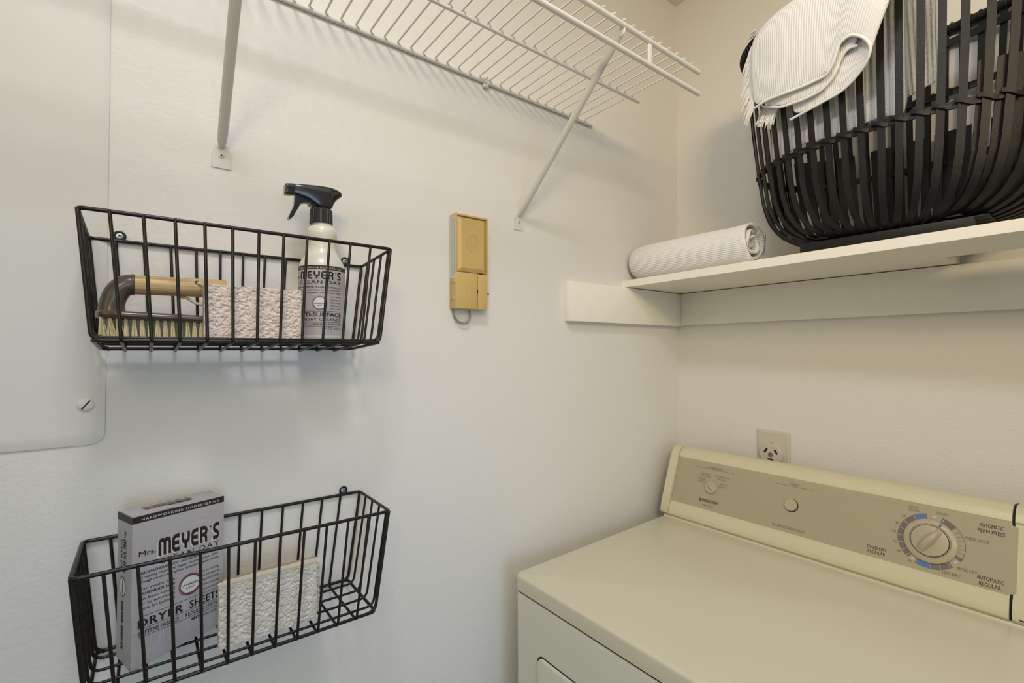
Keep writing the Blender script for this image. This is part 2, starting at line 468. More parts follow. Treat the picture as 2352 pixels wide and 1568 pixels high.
# ================================================================ WIRE CLOSET SHELF (white, upper left)
SX0, SX1 = -.36, .80
t = thing('wire_closet_shelf', 'white coated wire closet shelf mounted high on the left wall', 'wire shelf', (.3, .745, .511))
R2 = .0032
MB().tube([(SX0, .7455, .511), (SX1, .7455, .511)], R2, 10).build('back_rail', M['shelfwire'], t)
MB().tube([(SX0, .615, .5103), (SX1, .615, .5103)], R2, 10).build('middle_rail', M['shelfwire'], t)
MB().tube([(SX0, .480, .5088), (SX1, .480, .5088)], .0045, 10).build('front_rail', M['shelfwire'], t)
MB().tube([(SX0, .4806, .4695), (SX1, .4806, .4695)], .0045, 10).build('front_rail', M['shelfwire'], t)
x = .258 - .0234 * 26; k = 0
wire0 = None
while x < SX1 - .004:
    m_ = MB().tube(fillet([(0, -.002, -.001), (0, -.0035, .0045), (0, -.266, .0045), (0, -.2712, .003)], .003), .0016, 6)
    if wire0 is None:
        for yy in (-.0045, -.135):   # thick weld fillets where the wire meets a rail
            m_.tube([(0, yy, .0035), (.006, yy + .001, .0005)], [.0012, .0006], 5)
        wire0 = m_.build('deck_wire', M['shelfwire'], None, local=True); wire0.parent = t
        o = wire0
    else:
        o = wire0.copy(); C.objects.link(o)
    o.location = Vector((x, .7455, .511)) - Vector(t['_o'])
    x += .0234
for cx in (.655, .30, -.02):
    MB().box((cx - .0045, .4785, .4695), (cx + .0045, .4822, .5088), .001).build('lip_connector', M['shelfwire'], t)
# wall clip
c = MB(); cx = .508
c.tube([(cx - .006, .7455, .511), (cx + .006, .7455, .511)], .0062, 14)
c.box((cx - .006, .7420, .500), (cx + .006, .7495, .5105), .0025); c.box((cx - .0075, .738, .511), (cx + .0065, .7498, .5195), .002)
c = c.build('wall_clip', M['shelfwire'], t)
slot_screw(c, (cx - .002, .738, .5155), .0022, .001, M['bracket'], cross=True, name='clip_screw')


def strut(label, xb, zf, top, xt, r=.0062):
    """diagonal support: flattened foot screwed to the wall, tube up to the front rail"""
    t = thing('shelf_support_bracket', label, 'bracket', (xb, Y1, zf), 'diagonal support brackets under the wire shelf')
    foot = Vector((xb, Y1 - .0020, zf + .0135)); topv = Vector((xt, *top))
    d = (topv - foot).normalized(); mb = MB()
    prof = []; N = 12
    pts = [foot + d * (-.004)] + [foot + d * s for s in (.004, .012, .022, .05)] + [topv - d * .02, topv]
    wd = [.0008, .0042, .0058, .0062, .0062, .0063, .0072]; th = [.0006, .0022, .0042, .0056, .0060, .0052, .0024]
    ex = Vector((1, 0, 0)); nz = ex.cross(d).normalized()
    ringv = []
    for p, a, b in zip(pts, wd, th):
        ringv += [p + ex * a * math.cos(2 * PI * k / N) + nz * b * math.sin(2 * PI * k / N) for k in range(N)]
    fs = [tuple(range(N))[::-1], tuple((len(pts) - 1) * N + k for k in range(N))]
    for i in range(len(pts) - 1):
        for k in range(N): fs.append((i * N + k, i * N + (k + 1) % N, (i + 1) * N + (k + 1) % N, (i + 1) * N + k))
    mb.add(ringv, fs); mb.build('strut', M['bracket'], t)
    # foot plate
    h = .0115; o = [(-h, 0), (-h + .0012, -.0012), (h - .0012, -.0012), (h, 0), (h, .018), (h - .0015, .023), (.0068, .030), (-.0068, .030), (-h + .0015, .023), (-h, .018)]
    MB().prism(o, lambda u, v, q: Vector((xb + u, Y1 - q, zf - .012 + v)), .0001, .0018).build('foot_plate', M['bracket'], t)
    slot_screw(t, (xb, Y1 - .0018, zf + .0035), .0034, .0018, M['bracket'], cross=True, rot=.3)
    # hooked end clasping the front rail
    MB().tube(fillet([(xt, top[0] + .006, top[1] - .006), (xt, top[0] - .0055, top[1] - .005), (xt, top[0] - .006, top[1] + .006), (xt, top[0] + .004, top[1] + .007)], .003), .0022, 6).build('hook', M['bracket'], t)
    return t


strut('white diagonal support bracket nearest the electrical panel cover', .0777, .2605, (.484, .504), .0735)
strut('white diagonal support bracket nearest the room corner', .5895, .254, (.486, .502), .590)

# ================================================================ BLACK WIRE WALL BASKETS


def wire_basket(label, c, tilt):
    """local frame: origin at the middle of the back rim; y negative is into the room"""
    t = thing('wire_wall_basket', label, 'basket', c, 'black wire baskets on the wall'); t['_o'] = (0, 0, 0)
    t.rotation_euler = (tilt, 0, 0)
    HX, BX, D, H, SH = .1630, .1465, .1165, .131, -.003
    B = dict(local=True)

    def P(mb, name): return mb.build(name, M['black'], t, local=True)
    P(MB().tube(fillet([(-HX, 0, 0), (HX, 0, 0), (HX, -D, 0), (-HX, -D, 0)], .007, True), .0022, 8, closed=True), 'rim')
    P(MB().tube(fillet([(-BX + SH, -.0015, -H), (BX + SH, -.0015, -H), (BX + SH, -D + .001, -H), (-BX + SH, -D + .001, -H)], .007, True), .0021, 8, closed=True), 'bottom_frame')
    for sx in (-1, 1):
        for yy, yb in ((-.001, -.0025), (-D + .0015, -D + .003)):
            P(MB().tube(fillet([(sx * (HX - .0005), yy, 0), (sx * (BX + .001) + SH, yb, -H + .004), (sx * (BX - .008) + SH, yb, -H - .001)], .006), .0022, 8), 'corner_post')
    for i in range(1, 12):
        f = -1 + .152 + .1664 * (i - 1); xt, xb = f * HX, f * BX + SH
        P(MB().tube(fillet([(xt, -D - .0012, .001), (xb, -D - .0022, -H - .0015), (xb, 0.0002, -H - .003), (xt, -.0005, .0005)], .006), .0017, 8), 'cross_wire')
    for fr in (.22, .45, .68, .90):
        yy = -D * fr
        P(MB().tube(fillet([(-HX - .0005, yy, .001), (-BX - .001 + SH, yy, -H + .0035), (BX + .001 + SH, yy, -H + .0035), (HX + .0005, yy, .001)], .010), .0017, 8), 'side_wire')
    for xx in (-.1345 if tilt else -.1100, .1375):
        e = P(MB().tube([(xx + .0052 * math.cos(a), .0005, .0062 + .0052 * math.sin(a)) for a in [2 * PI * k / 16 for k in range(16)]], .0014, 6, closed=True), 'mounting_eye')
        s = MB().lathe([(.0046, 0), (.0046, .0008), (.0032, .0012), (.0030, .0026), (.0006, .003)], (xx, .0015, .0062), (0, -1, 0), 16).build('mounting_screw', M['steel'], t, local=True)
        for a in (.4, .4 + PI / 2):
            d = Vector((math.cos(a), 0, math.sin(a))); e2 = Vector((-math.sin(a), 0, math.cos(a))); c0 = Vector((xx, -.0013, .0062))
            q = [c0 + d * p * .0019 + e2 * s_ * .0004 + Vector((0, yy, 0)) for yy in (0, -.0004) for p, s_ in ((-1, -1), (1, -1), (1, 1), (-1, 1))]
            MB().add(q, [(0, 1, 2, 3), (4, 5, 6, 7), (0, 1, 5, 4), (1, 2, 6, 5), (2, 3, 7, 6), (3, 0, 4, 7)]).build('slot', M['dark'], s, local=True, smooth=0)
    return t


wire_basket('black wire basket on the wall holding the brush, sponge and spray bottle', (.1070, .7465, .1335), math.radians(-4.1))
wire_basket('black wire basket low on the wall holding the carton and two sponges', (.1060, .7475, -.2215), 0)

# ================================================================ SPRAY BOTTLE
BXc, BYc, BZ, BR = .1935, .690, .0125, .0305
t = thing('spray_bottle', 'milky spray cleaner bottle with black trigger head and lilac label in the upper basket', 'bottle', (BXc, BYc, BZ))
pr = [(.012, 0), (BR - .004, 0), (BR - .0006, .0035), (BR, .007), (BR, .101), (BR - .0006, .105), (BR - .0035, .112), (BR - .0078, .1185), (BR - .0112, .125), (.0181, .131), (.0180, .141),
      (.0196, .1445), (.0196, .152), (.0185, .157), (.0150, .1605), (.0128, .161), (.0128, .166)]
MB().lathe(pr, (BXc, BYc, BZ), seg=48).build('bottle_body', M['bottle'], t, smooth=60)


def blab(x, y, h):
    """label coordinates: x metres round the bottle (0 = towards the viewer side), y metres above label foot"""
    a0 = math.atan2(-BYc, -BXc) - .0
    a = a0 + x / BR
    return Vector((BXc + (BR + .0002 + h) * math.cos(a), BYc + (BR + .0002 + h) * math.sin(a), .0215 + y))


LW = .079; LH = .093
mb = MB(); rect2(mb, -LW / 2 - .002, 0, LW / 2 + .003, LH - .0055, blab, 0, 36)
lb = mb.build('label', M['lilac2'], t, smooth=60)
mb = MB(); rect2(mb, -LW / 2 - .002, LH - .0055, LW / 2 + .003, LH, blab, 0.00005, 36); mb.build('label_band', M['ink'], lb, smooth=60)
ta, tb = -.0405, .0275   # text span round the bottle
K, Wt = MB(), MB()
put(Wt, 'HARDWORKING HOMEKEEPING', ta + .003, tb, LH - .0042, .0024, blab, .0002, .008, 1.25)
deco_name(Wt, ta + .0095, tb, .0745 - .0008, .0108, blab, .00018, -.0005, 0)
deco_name(K, ta + .0095, tb, .0745, .0108, blab, .00032)
put(K, 'Mrs.', ta, ta + .0078, .0765, .0036, blab, .0003, .01)
put(K, 'CLEAN DAY', ta + .008, tb - .0005, .0684, .0047, blab, .0003, .012, 1.15)
put(K, 'AROMATHERAPEUTIC HOUSEHOLD PRODUCTS', ta, tb, .0628, .0022, blab, .0003, .02)
put(K, 'Creating clean and happy homes since 2001.', ta, tb, .0593, .0022, blab, .0003, .005)
put(K, 'Tough on dirt and grime. Gentle on your home.', ta, tb, .0556, .0022, blab, .0003, .02)
for i, (a, b) in enumerate((('For years, the', 'to be relaxing,'), ('LAVENDER herb', 'soothing and'), ('has been valued', 'RELIEVE FATIGUE.'), ('for its wonderful', 'What more could'), ("scent. It's believed", 'you ask of an herb?'))):
    put(K, a, ta, ta + .0185, .0505 - i * .0040, .0019, blab, .0003, .006)
    put(K, b, tb - .0165, tb, .0505 - i * .0040, .0019, blab, .0003, .006)
for yy in (.0313, .0168, .0112): rect2(K, ta, yy, tb, yy + .0004, blab, .0003, 24)
put(K, 'MULTI-SURFACE', ta, tb, .0245, .0055, blab, .0003, .035)
put(K, 'EVERYDAY CLEANER', ta, tb, .0187, .0040, blab, .0003, .005)
put(K, 'CUTS DIRT  |  FRESHENS SURFACES', ta, tb, .0131, .0028, blab, .0003, .015)
put(K, '16 FL OZ  473 mL', -.001, tb, .0072, .0027, blab, .0003, .01)
K.build_split('lettering', M['ink'], lb, smooth=0); Wt.build_split('white_lettering', M['white_ink'], lb, smooth=0)
Sx, Sy = -.0025, .0425
m_ = MB(); disc2(m_, Sx, Sy, .0086, .0086, blab, .0003); m_.build('scent_badge', M['white_ink'], lb, smooth=0)
m_ = MB(); ring2(m_, Sx, Sy, .0086, .0086, .0008, blab, .0004); ring2(m_, Sx, Sy, .0094, .0094, .0003, blab, .0004); m_.build('badge_ring', M['red_ink'], lb, smooth=0)
m_ = MB(); put(m_, 'LAVENDER', Sx - .0068, Sx + .0068, Sy - .0015, .0019, blab, .0005, .03); put(m_, 'SCENT', Sx - .003, Sx + .003, Sy - .0045, .0015, blab, .0005); m_.build('badge_lettering', M['ink'], lb, smooth=0)

# trigger head
HXc = .1920
cap = MB(); N = 120
ro = [(.0146 + (0, .0007, .0007, 0)[k % 4]) for k in range(N)]
vs_ = []
for zz, sc in ((.1765, .96), (.1772, 1.0), (.1955, .955), (.1975, .86)):
    vs_ += [Vector((HXc + ro[k] * sc * math.cos(2 * PI * k / N), BYc + ro[k] * sc * math.sin(2 * PI * k / N), zz)) for k in range(N)]
cap.add(vs_, [(i * N + k, i * N + (k + 1) % N, (i + 1) * N + (k + 1) % N, (i + 1) * N + k) for i in range(3) for k in range(N)] + [tuple(range(N))[::-1], tuple(range(3 * N, 4 * N))])
cap.build('screw_collar', mat('satin_black_plastic', (0.014, 0.014, 0.015), 0.4), t, smooth=25)


def hp(cx, cy):
    px, py = 640 + cx / 3.922, 400 + cy / 3.92
    return (.1458 + .000577 * (px - 656), .2235 - .00059 * (py - 423) + .000116 * (px - 656))


# the head as lofted cross-sections from nozzle to rear tip (x,ztop,zbot,halfwidth)
secs = []
for cx, ct, cb, hw in ((62, 90, 182, .0068), (64, 88, 186, .0078), (122, 90, 190, .0078), (132, 92, 186, .0072), (190, 96, 210, .0088), (250, 102, 240, .0100), (310, 108, 290, .0110), (350, 112, 318, .0115), (400, 120, 330, .0118), (440, 128, 336, .0118), (464, 133, 326, .0112), (478, 138, 296, .0106), (496, 146, 266, .0098), (520, 158, 242, .0090), (543, 172, 226, .0080), (557, 186, 218, .0060), (563, 196, 210, .0035)):
    a = hp(cx, ct); b = hp(cx, cb); secs.append((a[0], a[1], b[1], hw))
f_ = []
for i in range(len(secs) - 1):
    p0, p1, p2, p3 = secs[max(i - 1, 0)], secs[i], secs[i + 1], secs[min(i + 2, len(secs) - 1)]
    for q in range(4):
        u = q / 4; f_.append(tuple(.5 * (2 * b + (c - a) * u + (2 * a - 5 * b + 4 * c - d) * u * u + (3 * b - a - 3 * c + d) * u ** 3) for a, b, c, d in zip(p0, p1, p2, p3)))
secs = f_ + [secs[-1]]
mb = MB(); N = 28; vs_ = []
for (x_, zt, zb, hw) in secs:
    for k in range(N):
        a = 2 * PI * k / N; ca, sa = math.cos(a), math.sin(a)
        e = .42
        vs_.append(Vector((x_, BYc + hw * math.copysign(abs(ca) ** e, ca) * (.8 + .2 * (1 if sa > 0 else .55)), (zt + zb) / 2 + (zt - zb) / 2 * math.copysign(abs(sa) ** e, sa))))
mb.add(vs_, [(i * N + k, i * N + (k + 1) % N, (i + 1) * N + (k + 1) % N, (i + 1) * N + k) for i in range(len(secs) - 1) for k in range(N)] + [tuple(range(N))[::-1], tuple(range((len(secs) - 1) * N, len(secs) * N))])
mb.build('sprayer_head', M['blkplastic'], t, smooth=50)
tri = [hp(*p) for p in ((140, 180), (138, 230), (125, 300), (100, 355), (84, 392), (88, 408), (100, 408), (128, 380), (160, 320), (190, 268), (225, 262), (262, 262), (255, 225), (200, 185))]
MB().prism(tri, lambda u, v, q: Vector((u, BYc + q, v)), -.0045, .0045).build('trigger', M['blkplastic'], t, smooth=50)
st = [hp(*p) for p in ((272, 290), (330, 300), (345, 330), (300, 300))]
MB().prism([hp(*p) for p in ((250, 240), (330, 290), (330, 335), (300, 300), (268, 285))], lambda u, v, q: Vector((u, BYc + q, v)), -.006, .006).build('pump_rod', M['blkplastic'], t)
MB().box((hp(62, 90)[0] - .0012, BYc - .0058, .2126), (hp(62, 90)[0] + .001, BYc + .0058, .2226), .0006).build('nozzle', M['blkplastic'], t, smooth=0)

# ================================================================ SCRUB BRUSH
by = .675
t = thing('scrub_brush', 'scrub brush with wooden handle and glossy brown plastic body in the upper basket', 'brush', (.03, by, .0165))
# base plate (iron shaped)
def bout(x):
    x0, x1 = -.0445, .108
    f = (x - x0) / (x1 - x0)
    return .0235 * min(1, (f / .06) ** .5 if f < .06 else 1) * (1 if f < .6 else max(0.05, 1 - ((f - .6) / .4) ** 2) ** .5)


xs = [-.0445, -.0438, -.041, -.036, -.02, 0, .02, .04, .06, .075, .088, .098, .104, .1075]
mb = MB(); N = 14; vs_ = []
for x_ in xs:
    zt = .0445 - (x_ + .0445) * .030; zb = .0345 - (x_ + .0445) * .022; hw = bout(x_) + .0005
    q_ = (.35, .75, .95)[xs.index(x_)] if xs.index(x_) < 3 else 1; zm = (zt + zb) / 2; zt, zb = zm + (zt - zm) * q_, zm - (zm - zb) * q_
    for k in range(N):
        a = 2 * PI * k / N; ca, sa = math.cos(a), math.sin(a); e = .6
        vs_.append(Vector((x_, by + hw * math.copysign(abs(ca) ** e, ca), (zt + zb) / 2 + (zt - zb) / 2 * math.copysign(abs(sa) ** e, sa))))
mb.add(vs_, [(i * N + k, i * N + (k + 1) % N, (i + 1) * N + (k + 1) % N, (i + 1) * N + k) for i in range(len(xs) - 1) for k in range(N)] + [tuple(range(N))[::-1], tuple(range((len(xs) - 1) * N, len(xs) * N))])
mb.build('brush_base', M['brown'], t, smooth=60)
# elbow that rises from the base and turns into the handle socket
cpts = [Vector((-.0307, by, .0395)), Vector((-.0307, by, .0425))] + [Vector((-.0137 - .0170 * math.cos(a), by, .0448 + .0290 * math.sin(a))) for a in [PI / 2 * k / 18 for k in range(19)]] + [Vector((-.0112, by, .0738))]
MB().tube(cpts, [.0112 + .0018 * max(0, 1 - i / 6) ** 2 for i in range(len(cpts))], 28).lathe([(.0110, 0), (.0117, .0006), (.0117, .003), (.0112, .0036)], (-.0148, by, .0738), (1, 0, 0), 28).build('elbow', M['brown'], t, smooth=60)
MB().lathe([(.0095, 0), (.0108, .0006), (.0108, .086), (.010, .088), (.006, .0885)], (-.0118, by, .0738), (1, 0, .022), 24).build('wooden_handle', M['wood'], t, smooth=50)
MB().lathe([(.0022, 0), (.0022, .0008)], (.0460, by - .0095, .0800), (0, -1, .5), 12).build('hanging_hole', M['dark'], t)
MB().tube([(.0462, by - .0100, .0797), (.0500, by - .0125, .0780), (.0560, by - .013, .074), (.0605, by - .012, .064), (.056, by - .009, .053), (.046, by - .004, .056), (.036, by, .0625), (.031, by + .003, .0635)], .0017, 8).build('string_loop', M['string'], t)
# bristle tufts in rows
mb_t = None
random.seed(3)
for row, dy in enumerate((-.0165, -.0055, .0055, .0165)):
    n_ = 21
    for i in range(n_):
        x_ = -.0385 + i * .0068 + (row % 2) * .0034
        if abs(dy) > bout(x_) - .002: continue
        zt = .0360 - (x_ + .0445) * .022
        mb = MB()
        for q in range(9):
            a = q * 2.4; r0 = .0004 + .0011 * (q / 9); sp = 1.45 + random.random() * .4
            lean = -.0012 if x_ > -.02 else -.0035
            tx = x_ + r0 * math.cos(a) * sp * 1.1 + lean * random.uniform(-.3, 1.2) * -1; ty = by + dy + r0 * math.sin(a) * sp * 1.3
            mb.tube([(x_ + r0 * math.cos(a), by + dy + r0 * math.sin(a), zt), (tx, ty, .0155)], [.00062, .00075], 4)
        mb.build('bristle_tuft', M['bristle'], t, smooth=60)

# ================================================================ SPONGES


def sponge(label, lo, hi, m, seed, group, rot=0.0, tilt=0.0, res=170, depth=.0016, topback=None):
    """cellulose sponge: a box whose faces are pitted by random craters (real relief)"""
    rnd = random.Random(seed); lo, hi = Vector(lo), Vector(hi); sx, sy, sz = hi - lo
    t = thing('sponge', label, 'sponge', (lo.x, lo.y, lo.z), group)
    holes = [(rnd.random() * sx, rnd.random() * sz, (.0005 + .0023 * rnd.random() ** 4)) for _ in range(1500)]
    nx = res; nz = max(8, int(res * sz / sx)); ny = 8
    cell = {}
    for h in holes:
        for ix in range(int((h[0] - .004) / .006), int((h[0] + .004) / .006) + 1):
            for iz in range(int((h[1] - .004) / .006), int((h[1] + .004) / .006) + 1):
                cell.setdefault((ix, iz), []).append(h)

    def pit(u, v):
        d = 0
        for (hx, hz, hr) in cell.get((int(u / .006), int(v / .006)), ()):
            q = math.hypot((u - hx), (v - hz)) / hr
            if q < 1: d = max(d, (1 - q ** 3) * min(hr * 1.0, .0015))
        return d
    bm = bmesh.new()
    grid = {}
    import mathutils.noise as mn

    def wob(p): return mn.noise_vector(p * 700 + Vector((seed * 7, 0, 0))) * .00030 + mn.noise_vector(p * 55 + Vector((seed, 3, 0))) * .0004
    # front & back faces + sides as one closed shell
    def V(i, j, k):
        key = (i, j, k)
        if key not in grid:
            x_ = sx * i / nx; z_ = sz * k / nz; y_ = sy * j / ny
            p = Vector((x_, y_, z_)); e = min(i, nx - i); g = min(k, nz - k)
            if j == 0: y_ += pit(x_, z_) * (1 if min(e, g) > 0 else .3) + (.0008 if min(e, g) == 0 else 0)
            q = Vector((x_, y_, z_)) + wob(p)
            if 0 < j < ny:
                r_ = .0006 * rnd.random()
                if i == 0: q.x += r_
                if i == nx: q.x -= r_
                if k == nz: q.z -= r_
            grid[key] = bm.verts.new(q)
        return grid[key]
    for i in range(nx):
        for k in range(nz):
            for j in (0, ny): bm.faces.new((V(i, j, k), V(i + 1, j, k), V(i + 1, j, k + 1), V(i, j, k + 1)))
    for j in range(ny):
        for i in range(nx):
            for k in (0, nz): bm.faces.new((V(i, j, k), V(i + 1, j, k), V(i + 1, j + 1, k), V(i, j + 1, k)))
        for k in range(nz):
            for i in (0, nx): bm.faces.new((V(i, j, k), V(i, j, k + 1), V(i, j + 1, k + 1), V(i, j + 1, k)))
    bmesh.ops.recalc_face_normals(bm, faces=bm.faces[:])
    me = bpy.data.meshes.new('sponge_block'); bm.to_mesh(me); bm.free(); me.shade_smooth(); me.set_sharp_from_angle(angle=math.radians(50)); me.materials.append(m)
    o = bpy.data.objects.new('sponge_block', me); C.objects.link(o); o.parent = t
    t.rotation_euler = (tilt, 0, rot)
    if topback:
        MB().box((.001, sy, .0005), (sx - .001, sy + .005, sz - .0003 + topback), .0012).build('scouring_layer', M['scour'], t, local=True)
    return t


sponge('pink speckled sponge standing between brush and spray bottle', (.0510, .6400, .0135), (.1548, .6590, .0762), M['sponge'], 1, 'kitchen sponges in the baskets', tilt=0)
sponge('cream sponge in front of the two standing beside the carton', (.0695, .6520, -.3475), (.1795, .6665, -.2760), M['sponge2'], 2, 'kitchen sponges in the baskets', tilt=-.03)
sponge('thinner tan-backed sponge tucked behind the cream one in the lower basket', (.0765, .6690, -.3475), (.1870, .6800, -.2795), M['sponge2'], 5, 'kitchen sponges in the baskets', rot=0, topback=.0012)

# ================================================================ DRYER SHEET CARTON
fl = Vector((-.0105, .668, -.3482)); ang = math.radians(19.6); ca, sa = math.cos(ang), math.sin(ang)
BW, BD, BH = .0950, .0400, .1665
t = thing('dryer_sheet_carton', 'lilac grey carton of dryer sheets standing upright in the lower basket', 'box', tuple(fl))
ex, ey = Vector((ca, sa, 0)), Vector((-sa, ca, 0))


def cb(u, v, d): return fl + ex * u + ey * d + Vector((0, 0, v))


body = MB(); nb = 8
prof_v = [i / nb for i in range(nb + 1)]


def bulge(u, v): return .0016 * math.sin(PI * u) * math.sin(PI * v)


vsq = []; fq = []
for j in range(nb + 1):
    for i in range(nb + 1):
        u, v = i / nb, j / nb; zlift = .010 * u if j == 0 else 0
        vsq.append(cb(u * BW, v * BH + zlift, -bulge(u, v)))
for j in range(nb):
    for i in range(nb):
        a = j * (nb + 1) + i; fq.append((a, a + 1, a + nb + 2, a + nb + 1))
body.add(vsq, fq)
body.add([cb(0, 0, 0), cb(0, 0.004, BD), cb(0, BH, BD), cb(0, BH, 0), cb(BW, .010, 0), cb(BW, .010, BD), cb(BW, BH, BD), cb(BW, BH, 0)], [(0, 1, 2, 3), (5, 4, 7, 6), (1, 5, 6, 2), (0, 4, 5, 1)])
body.add([cb(0, BH, 0), cb(BW, BH, 0), cb(BW, BH - .0005, BD), cb(0, BH - .0005, BD)], [(0, 1, 2, 3)])
body.build('carton_body', M['lilac'], t, smooth=30)
MB().add([cb(.0006, BH + .0006, .0004), cb(BW * .45, BH + .0010, .0015), cb(BW * .45, BH + .0010, .012), cb(.0006, BH + .0006, BD - .001), cb(.0006, BH, .0004), cb(BW * .45, BH + .0004, .0015), cb(BW * .45, BH + .0004, .012), cb(.0006, BH, BD - .001)],
         [(0, 1, 2, 3), (4, 5, 6, 7), (0, 1, 5, 4), (3, 0, 4, 7)]).build('tuck_flap', M['lilac'], t, smooth=0)


def cf(x, y, h): return cb(x * BW, (1 - y) * BH, -bulge(x, 1 - y) - h)


def cfp(x, y, h): return cf(x, -y, h)     # y negative down


K, Wt = MB(), MB()
nbnd = 8
for i in range(nbnd):
    a, b = i / nbnd, (i + 1) / nbnd
    K.add([cf(a, .044, .0001), cf(b, .044, .0001), cf(b, 0, .0001), cf(a, 0, .0001)], [(0, 1, 2, 3)])
H_ = lambda s, x0, x1, v, cap, bold=0.01, space=1.0, mbx=None: put(mbx or K, s, x0, x1, -v, cap, cfp, .0003, bold, space)
H_('HARDWORKING HOMEKEEPING', .09, .94, .033, .018, .008, 1.3, Wt)
deco_name(Wt, .255, .945, -.303, .115, cfp, .00018, -.012, -.0045)
deco_name(K, .255, .945, -.300, .115, cfp, .0003)
H_('Mrs.', .065, .235, .266, .034, .012)
H_('CLEAN DAY', .26, .94, .352, .037, .008, 1.2)
H_('AROMATHERAPEUTIC  HOUSEHOLD PRODUCTS', .08, .945, .388, .018, .02)
H_('Creating clean and happy homes since 2001.', .08, .945, .416, .018, .002)
H_('Tough on dirt and grime. Gentle on your home.', .08, .945, .444, .017, .025)
for i, a in enumerate(('For years, the', 'LAVENDER herb', 'has been valued', 'for its wonderful', "scent. It's believed")):
    H_(a, .07, .43, .492 + i * .0325, .0185, .03 if i == 1 else .003)
for i, a in enumerate(('to be relaxing,', 'soothing and', 'RELIEVE FATIGUE.', 'What more could', 'you ask of an herb?')):
    H_(a, .74, .945, .510 + i * .033, .0165, .003)
for v in (.664, .745, .797): rect2(K, .065, -v - .0012, .95, -v + .0012, cfp, .0003, 8)
H_('DRYER', .065, .52, .735, .056, .05, 1.1)
H_('SHEETS', .60, .945, .735, .056, .045, 1.1)
H_('SOFTENS FABRICS  |  REDUCES STATIC', .065, .945, .786, .028, .012)
H_('80', .62, .71, .828, .021, .02); H_('PAPER* SHEETS', .74, .945, .828, .012, .02)
K.build_split('lettering', M['ink'], t, smooth=0); Wt.build_split('white_lettering', M['white_ink'], t, smooth=0)
# pale line drawing: clothes line, post and a walking figure in outline
Pn = MB(); S_ = lambda pts, w_=.006: stroke(Pn, [(a, -b) for a, b in pts], w_, cfp, .00022)
S_([(.10, .625), (.04, .70), (.02, .745), (.07, .755), (.20, .70)]); S_(arcp(.06, .0, .022, .012, 0, 360, 12) and [(.06 + .025 * math.cos(a), .575 + .014 * math.sin(a)) for a in [k * PI / 6 for k in range(13)]])
S_([(.06 + .028 * math.cos(a), .603 + .014 * math.sin(a)) for a in [k * PI / 6 for k in range(13)]])
S_([(.30, .43), (.24, .42), (.20, .45), (.22, .50), (.30, .52)]); S_([(.30, .405), (.38, .39), (.44, .41), (.42, .45), (.36, .47)])
S_([(.30, .52), (.30, .56), (.12, .60)]); S_([(.30, .56), (.24, .63), (.20, .72), (.19, .87), (.23, .885), (.28, .87), (.30, .74), (.33, .86)])
S_([(.24, .63), (.32, .66), (.37, .73), (.39, .86)]); S_([(.22, .885), (.215, .93), (.26, .905)]); S_([(.36, .86), (.355, .90), (.40, .875)])
S_([(.37, .73), (.46, .66), (.52, .64)]); S_([(.46, .44), (.90, .40), (.90, .47)]); S_([(.84, .50), (.88, .51), (.88, .78)]); S_([(.54, .63), (.54, .80)])
S_([(.61, .62), (.62, .68), (.68, .70)]); S_([(.74, .55), (.80, .58), (.80, .63), (.77, .67)])
S_([(.0, .905), (.35, .895), (.65, .885), (.999, .835)], .003); S_([(.0, .105), (.45, .10), (.75, .105), (.999, .125)], .003)
Pn.build('line_drawing', M['pale_ink'], t, smooth=0)
bx_, by_ = .60, -.562; rx_, ry_ = .118, .0675
m_ = MB(); disc2(m_, bx_, by_, rx_, ry_, cfp, .0004); m_.build('scent_badge', M['white_ink'], t, smooth=0)
m_ = MB(); ring2(m_, bx_, by_, rx_, ry_, .010, cfp, .0005); ring2(m_, bx_, by_, rx_ + .012, ry_ + .007, .005, cfp, .0005); m_.build('badge_ring', M['red_ink'], t, smooth=0)
m_ = MB(); put(m_, 'LAVENDER', bx_ - .095, bx_ + .095, by_ - .004, .014, cfp, .0006, .035); put(m_, 'SCENT', bx_ - .05, bx_ + .05, by_ - .027, .012, cfp, .0006); m_.build('badge_lettering', M['ink'], t, smooth=0)
# narrow left side: printing runs down the panel


def cs(a, b, h): return cb(-h, BH * (1 - a), BD * (1 - b))     # a runs down, b 0..1 from back to front


def csr(x, y, h): return cs(x, .5 - y, h)


Kb = MB()
for (v0, v1) in ((0, .048),): Kb.add([cs(v0, 0, .0002), cs(v1, 0, .0002), cs(v1, 1, .0002), cs(v0, 1, .0002)], [(0, 1, 2, 3)])
Kb.build('side_band', M['ink'], t, smooth=0)
K2 = MB()
deco_name(K2, .165, .385, .42, .21, lambda x, y, h: cs(x, y, h), .0004)
put(K2, 'Mrs.', .112, .155, .50, .10, lambda x, y, h: cs(x, y, h), .0004, .01)
put(K2, 'CLEAN DAY', .175, .385, .26, .10, lambda x, y, h: cs(x, y, h), .0004, .01, 1.2)
put(K2, 'DRYER SHEETS', .585, .89, .32, .13, lambda x, y, h: cs(x, y, h), .0004, .03, 1.2)
K2.build_split('side_lettering', M['ink'], t, smooth=0)
m_ = MB(); fs_ = lambda x, y, h: cs(x, y, h)
disc2(m_, .480, .40, .060, .20, fs_, .0004); m_.build('side_badge', M['white_ink'], t, smooth=0)
m_ = MB(); ring2(m_, .480, .40, .060, .20, .004, fs_, .0005); ring2(m_, .480, .40, .066, .225, .003, fs_, .0005); m_.build('side_badge_ring', M['red_ink'], t, smooth=0)
m_ = MB(); put(m_, 'LAVENDER', .435, .527, .40, .055, lambda x, y, h: cs(x, y, h), .0006, .03); m_.build('side_badge_lettering', M['ink'], t, smooth=0)
K3 = MB()
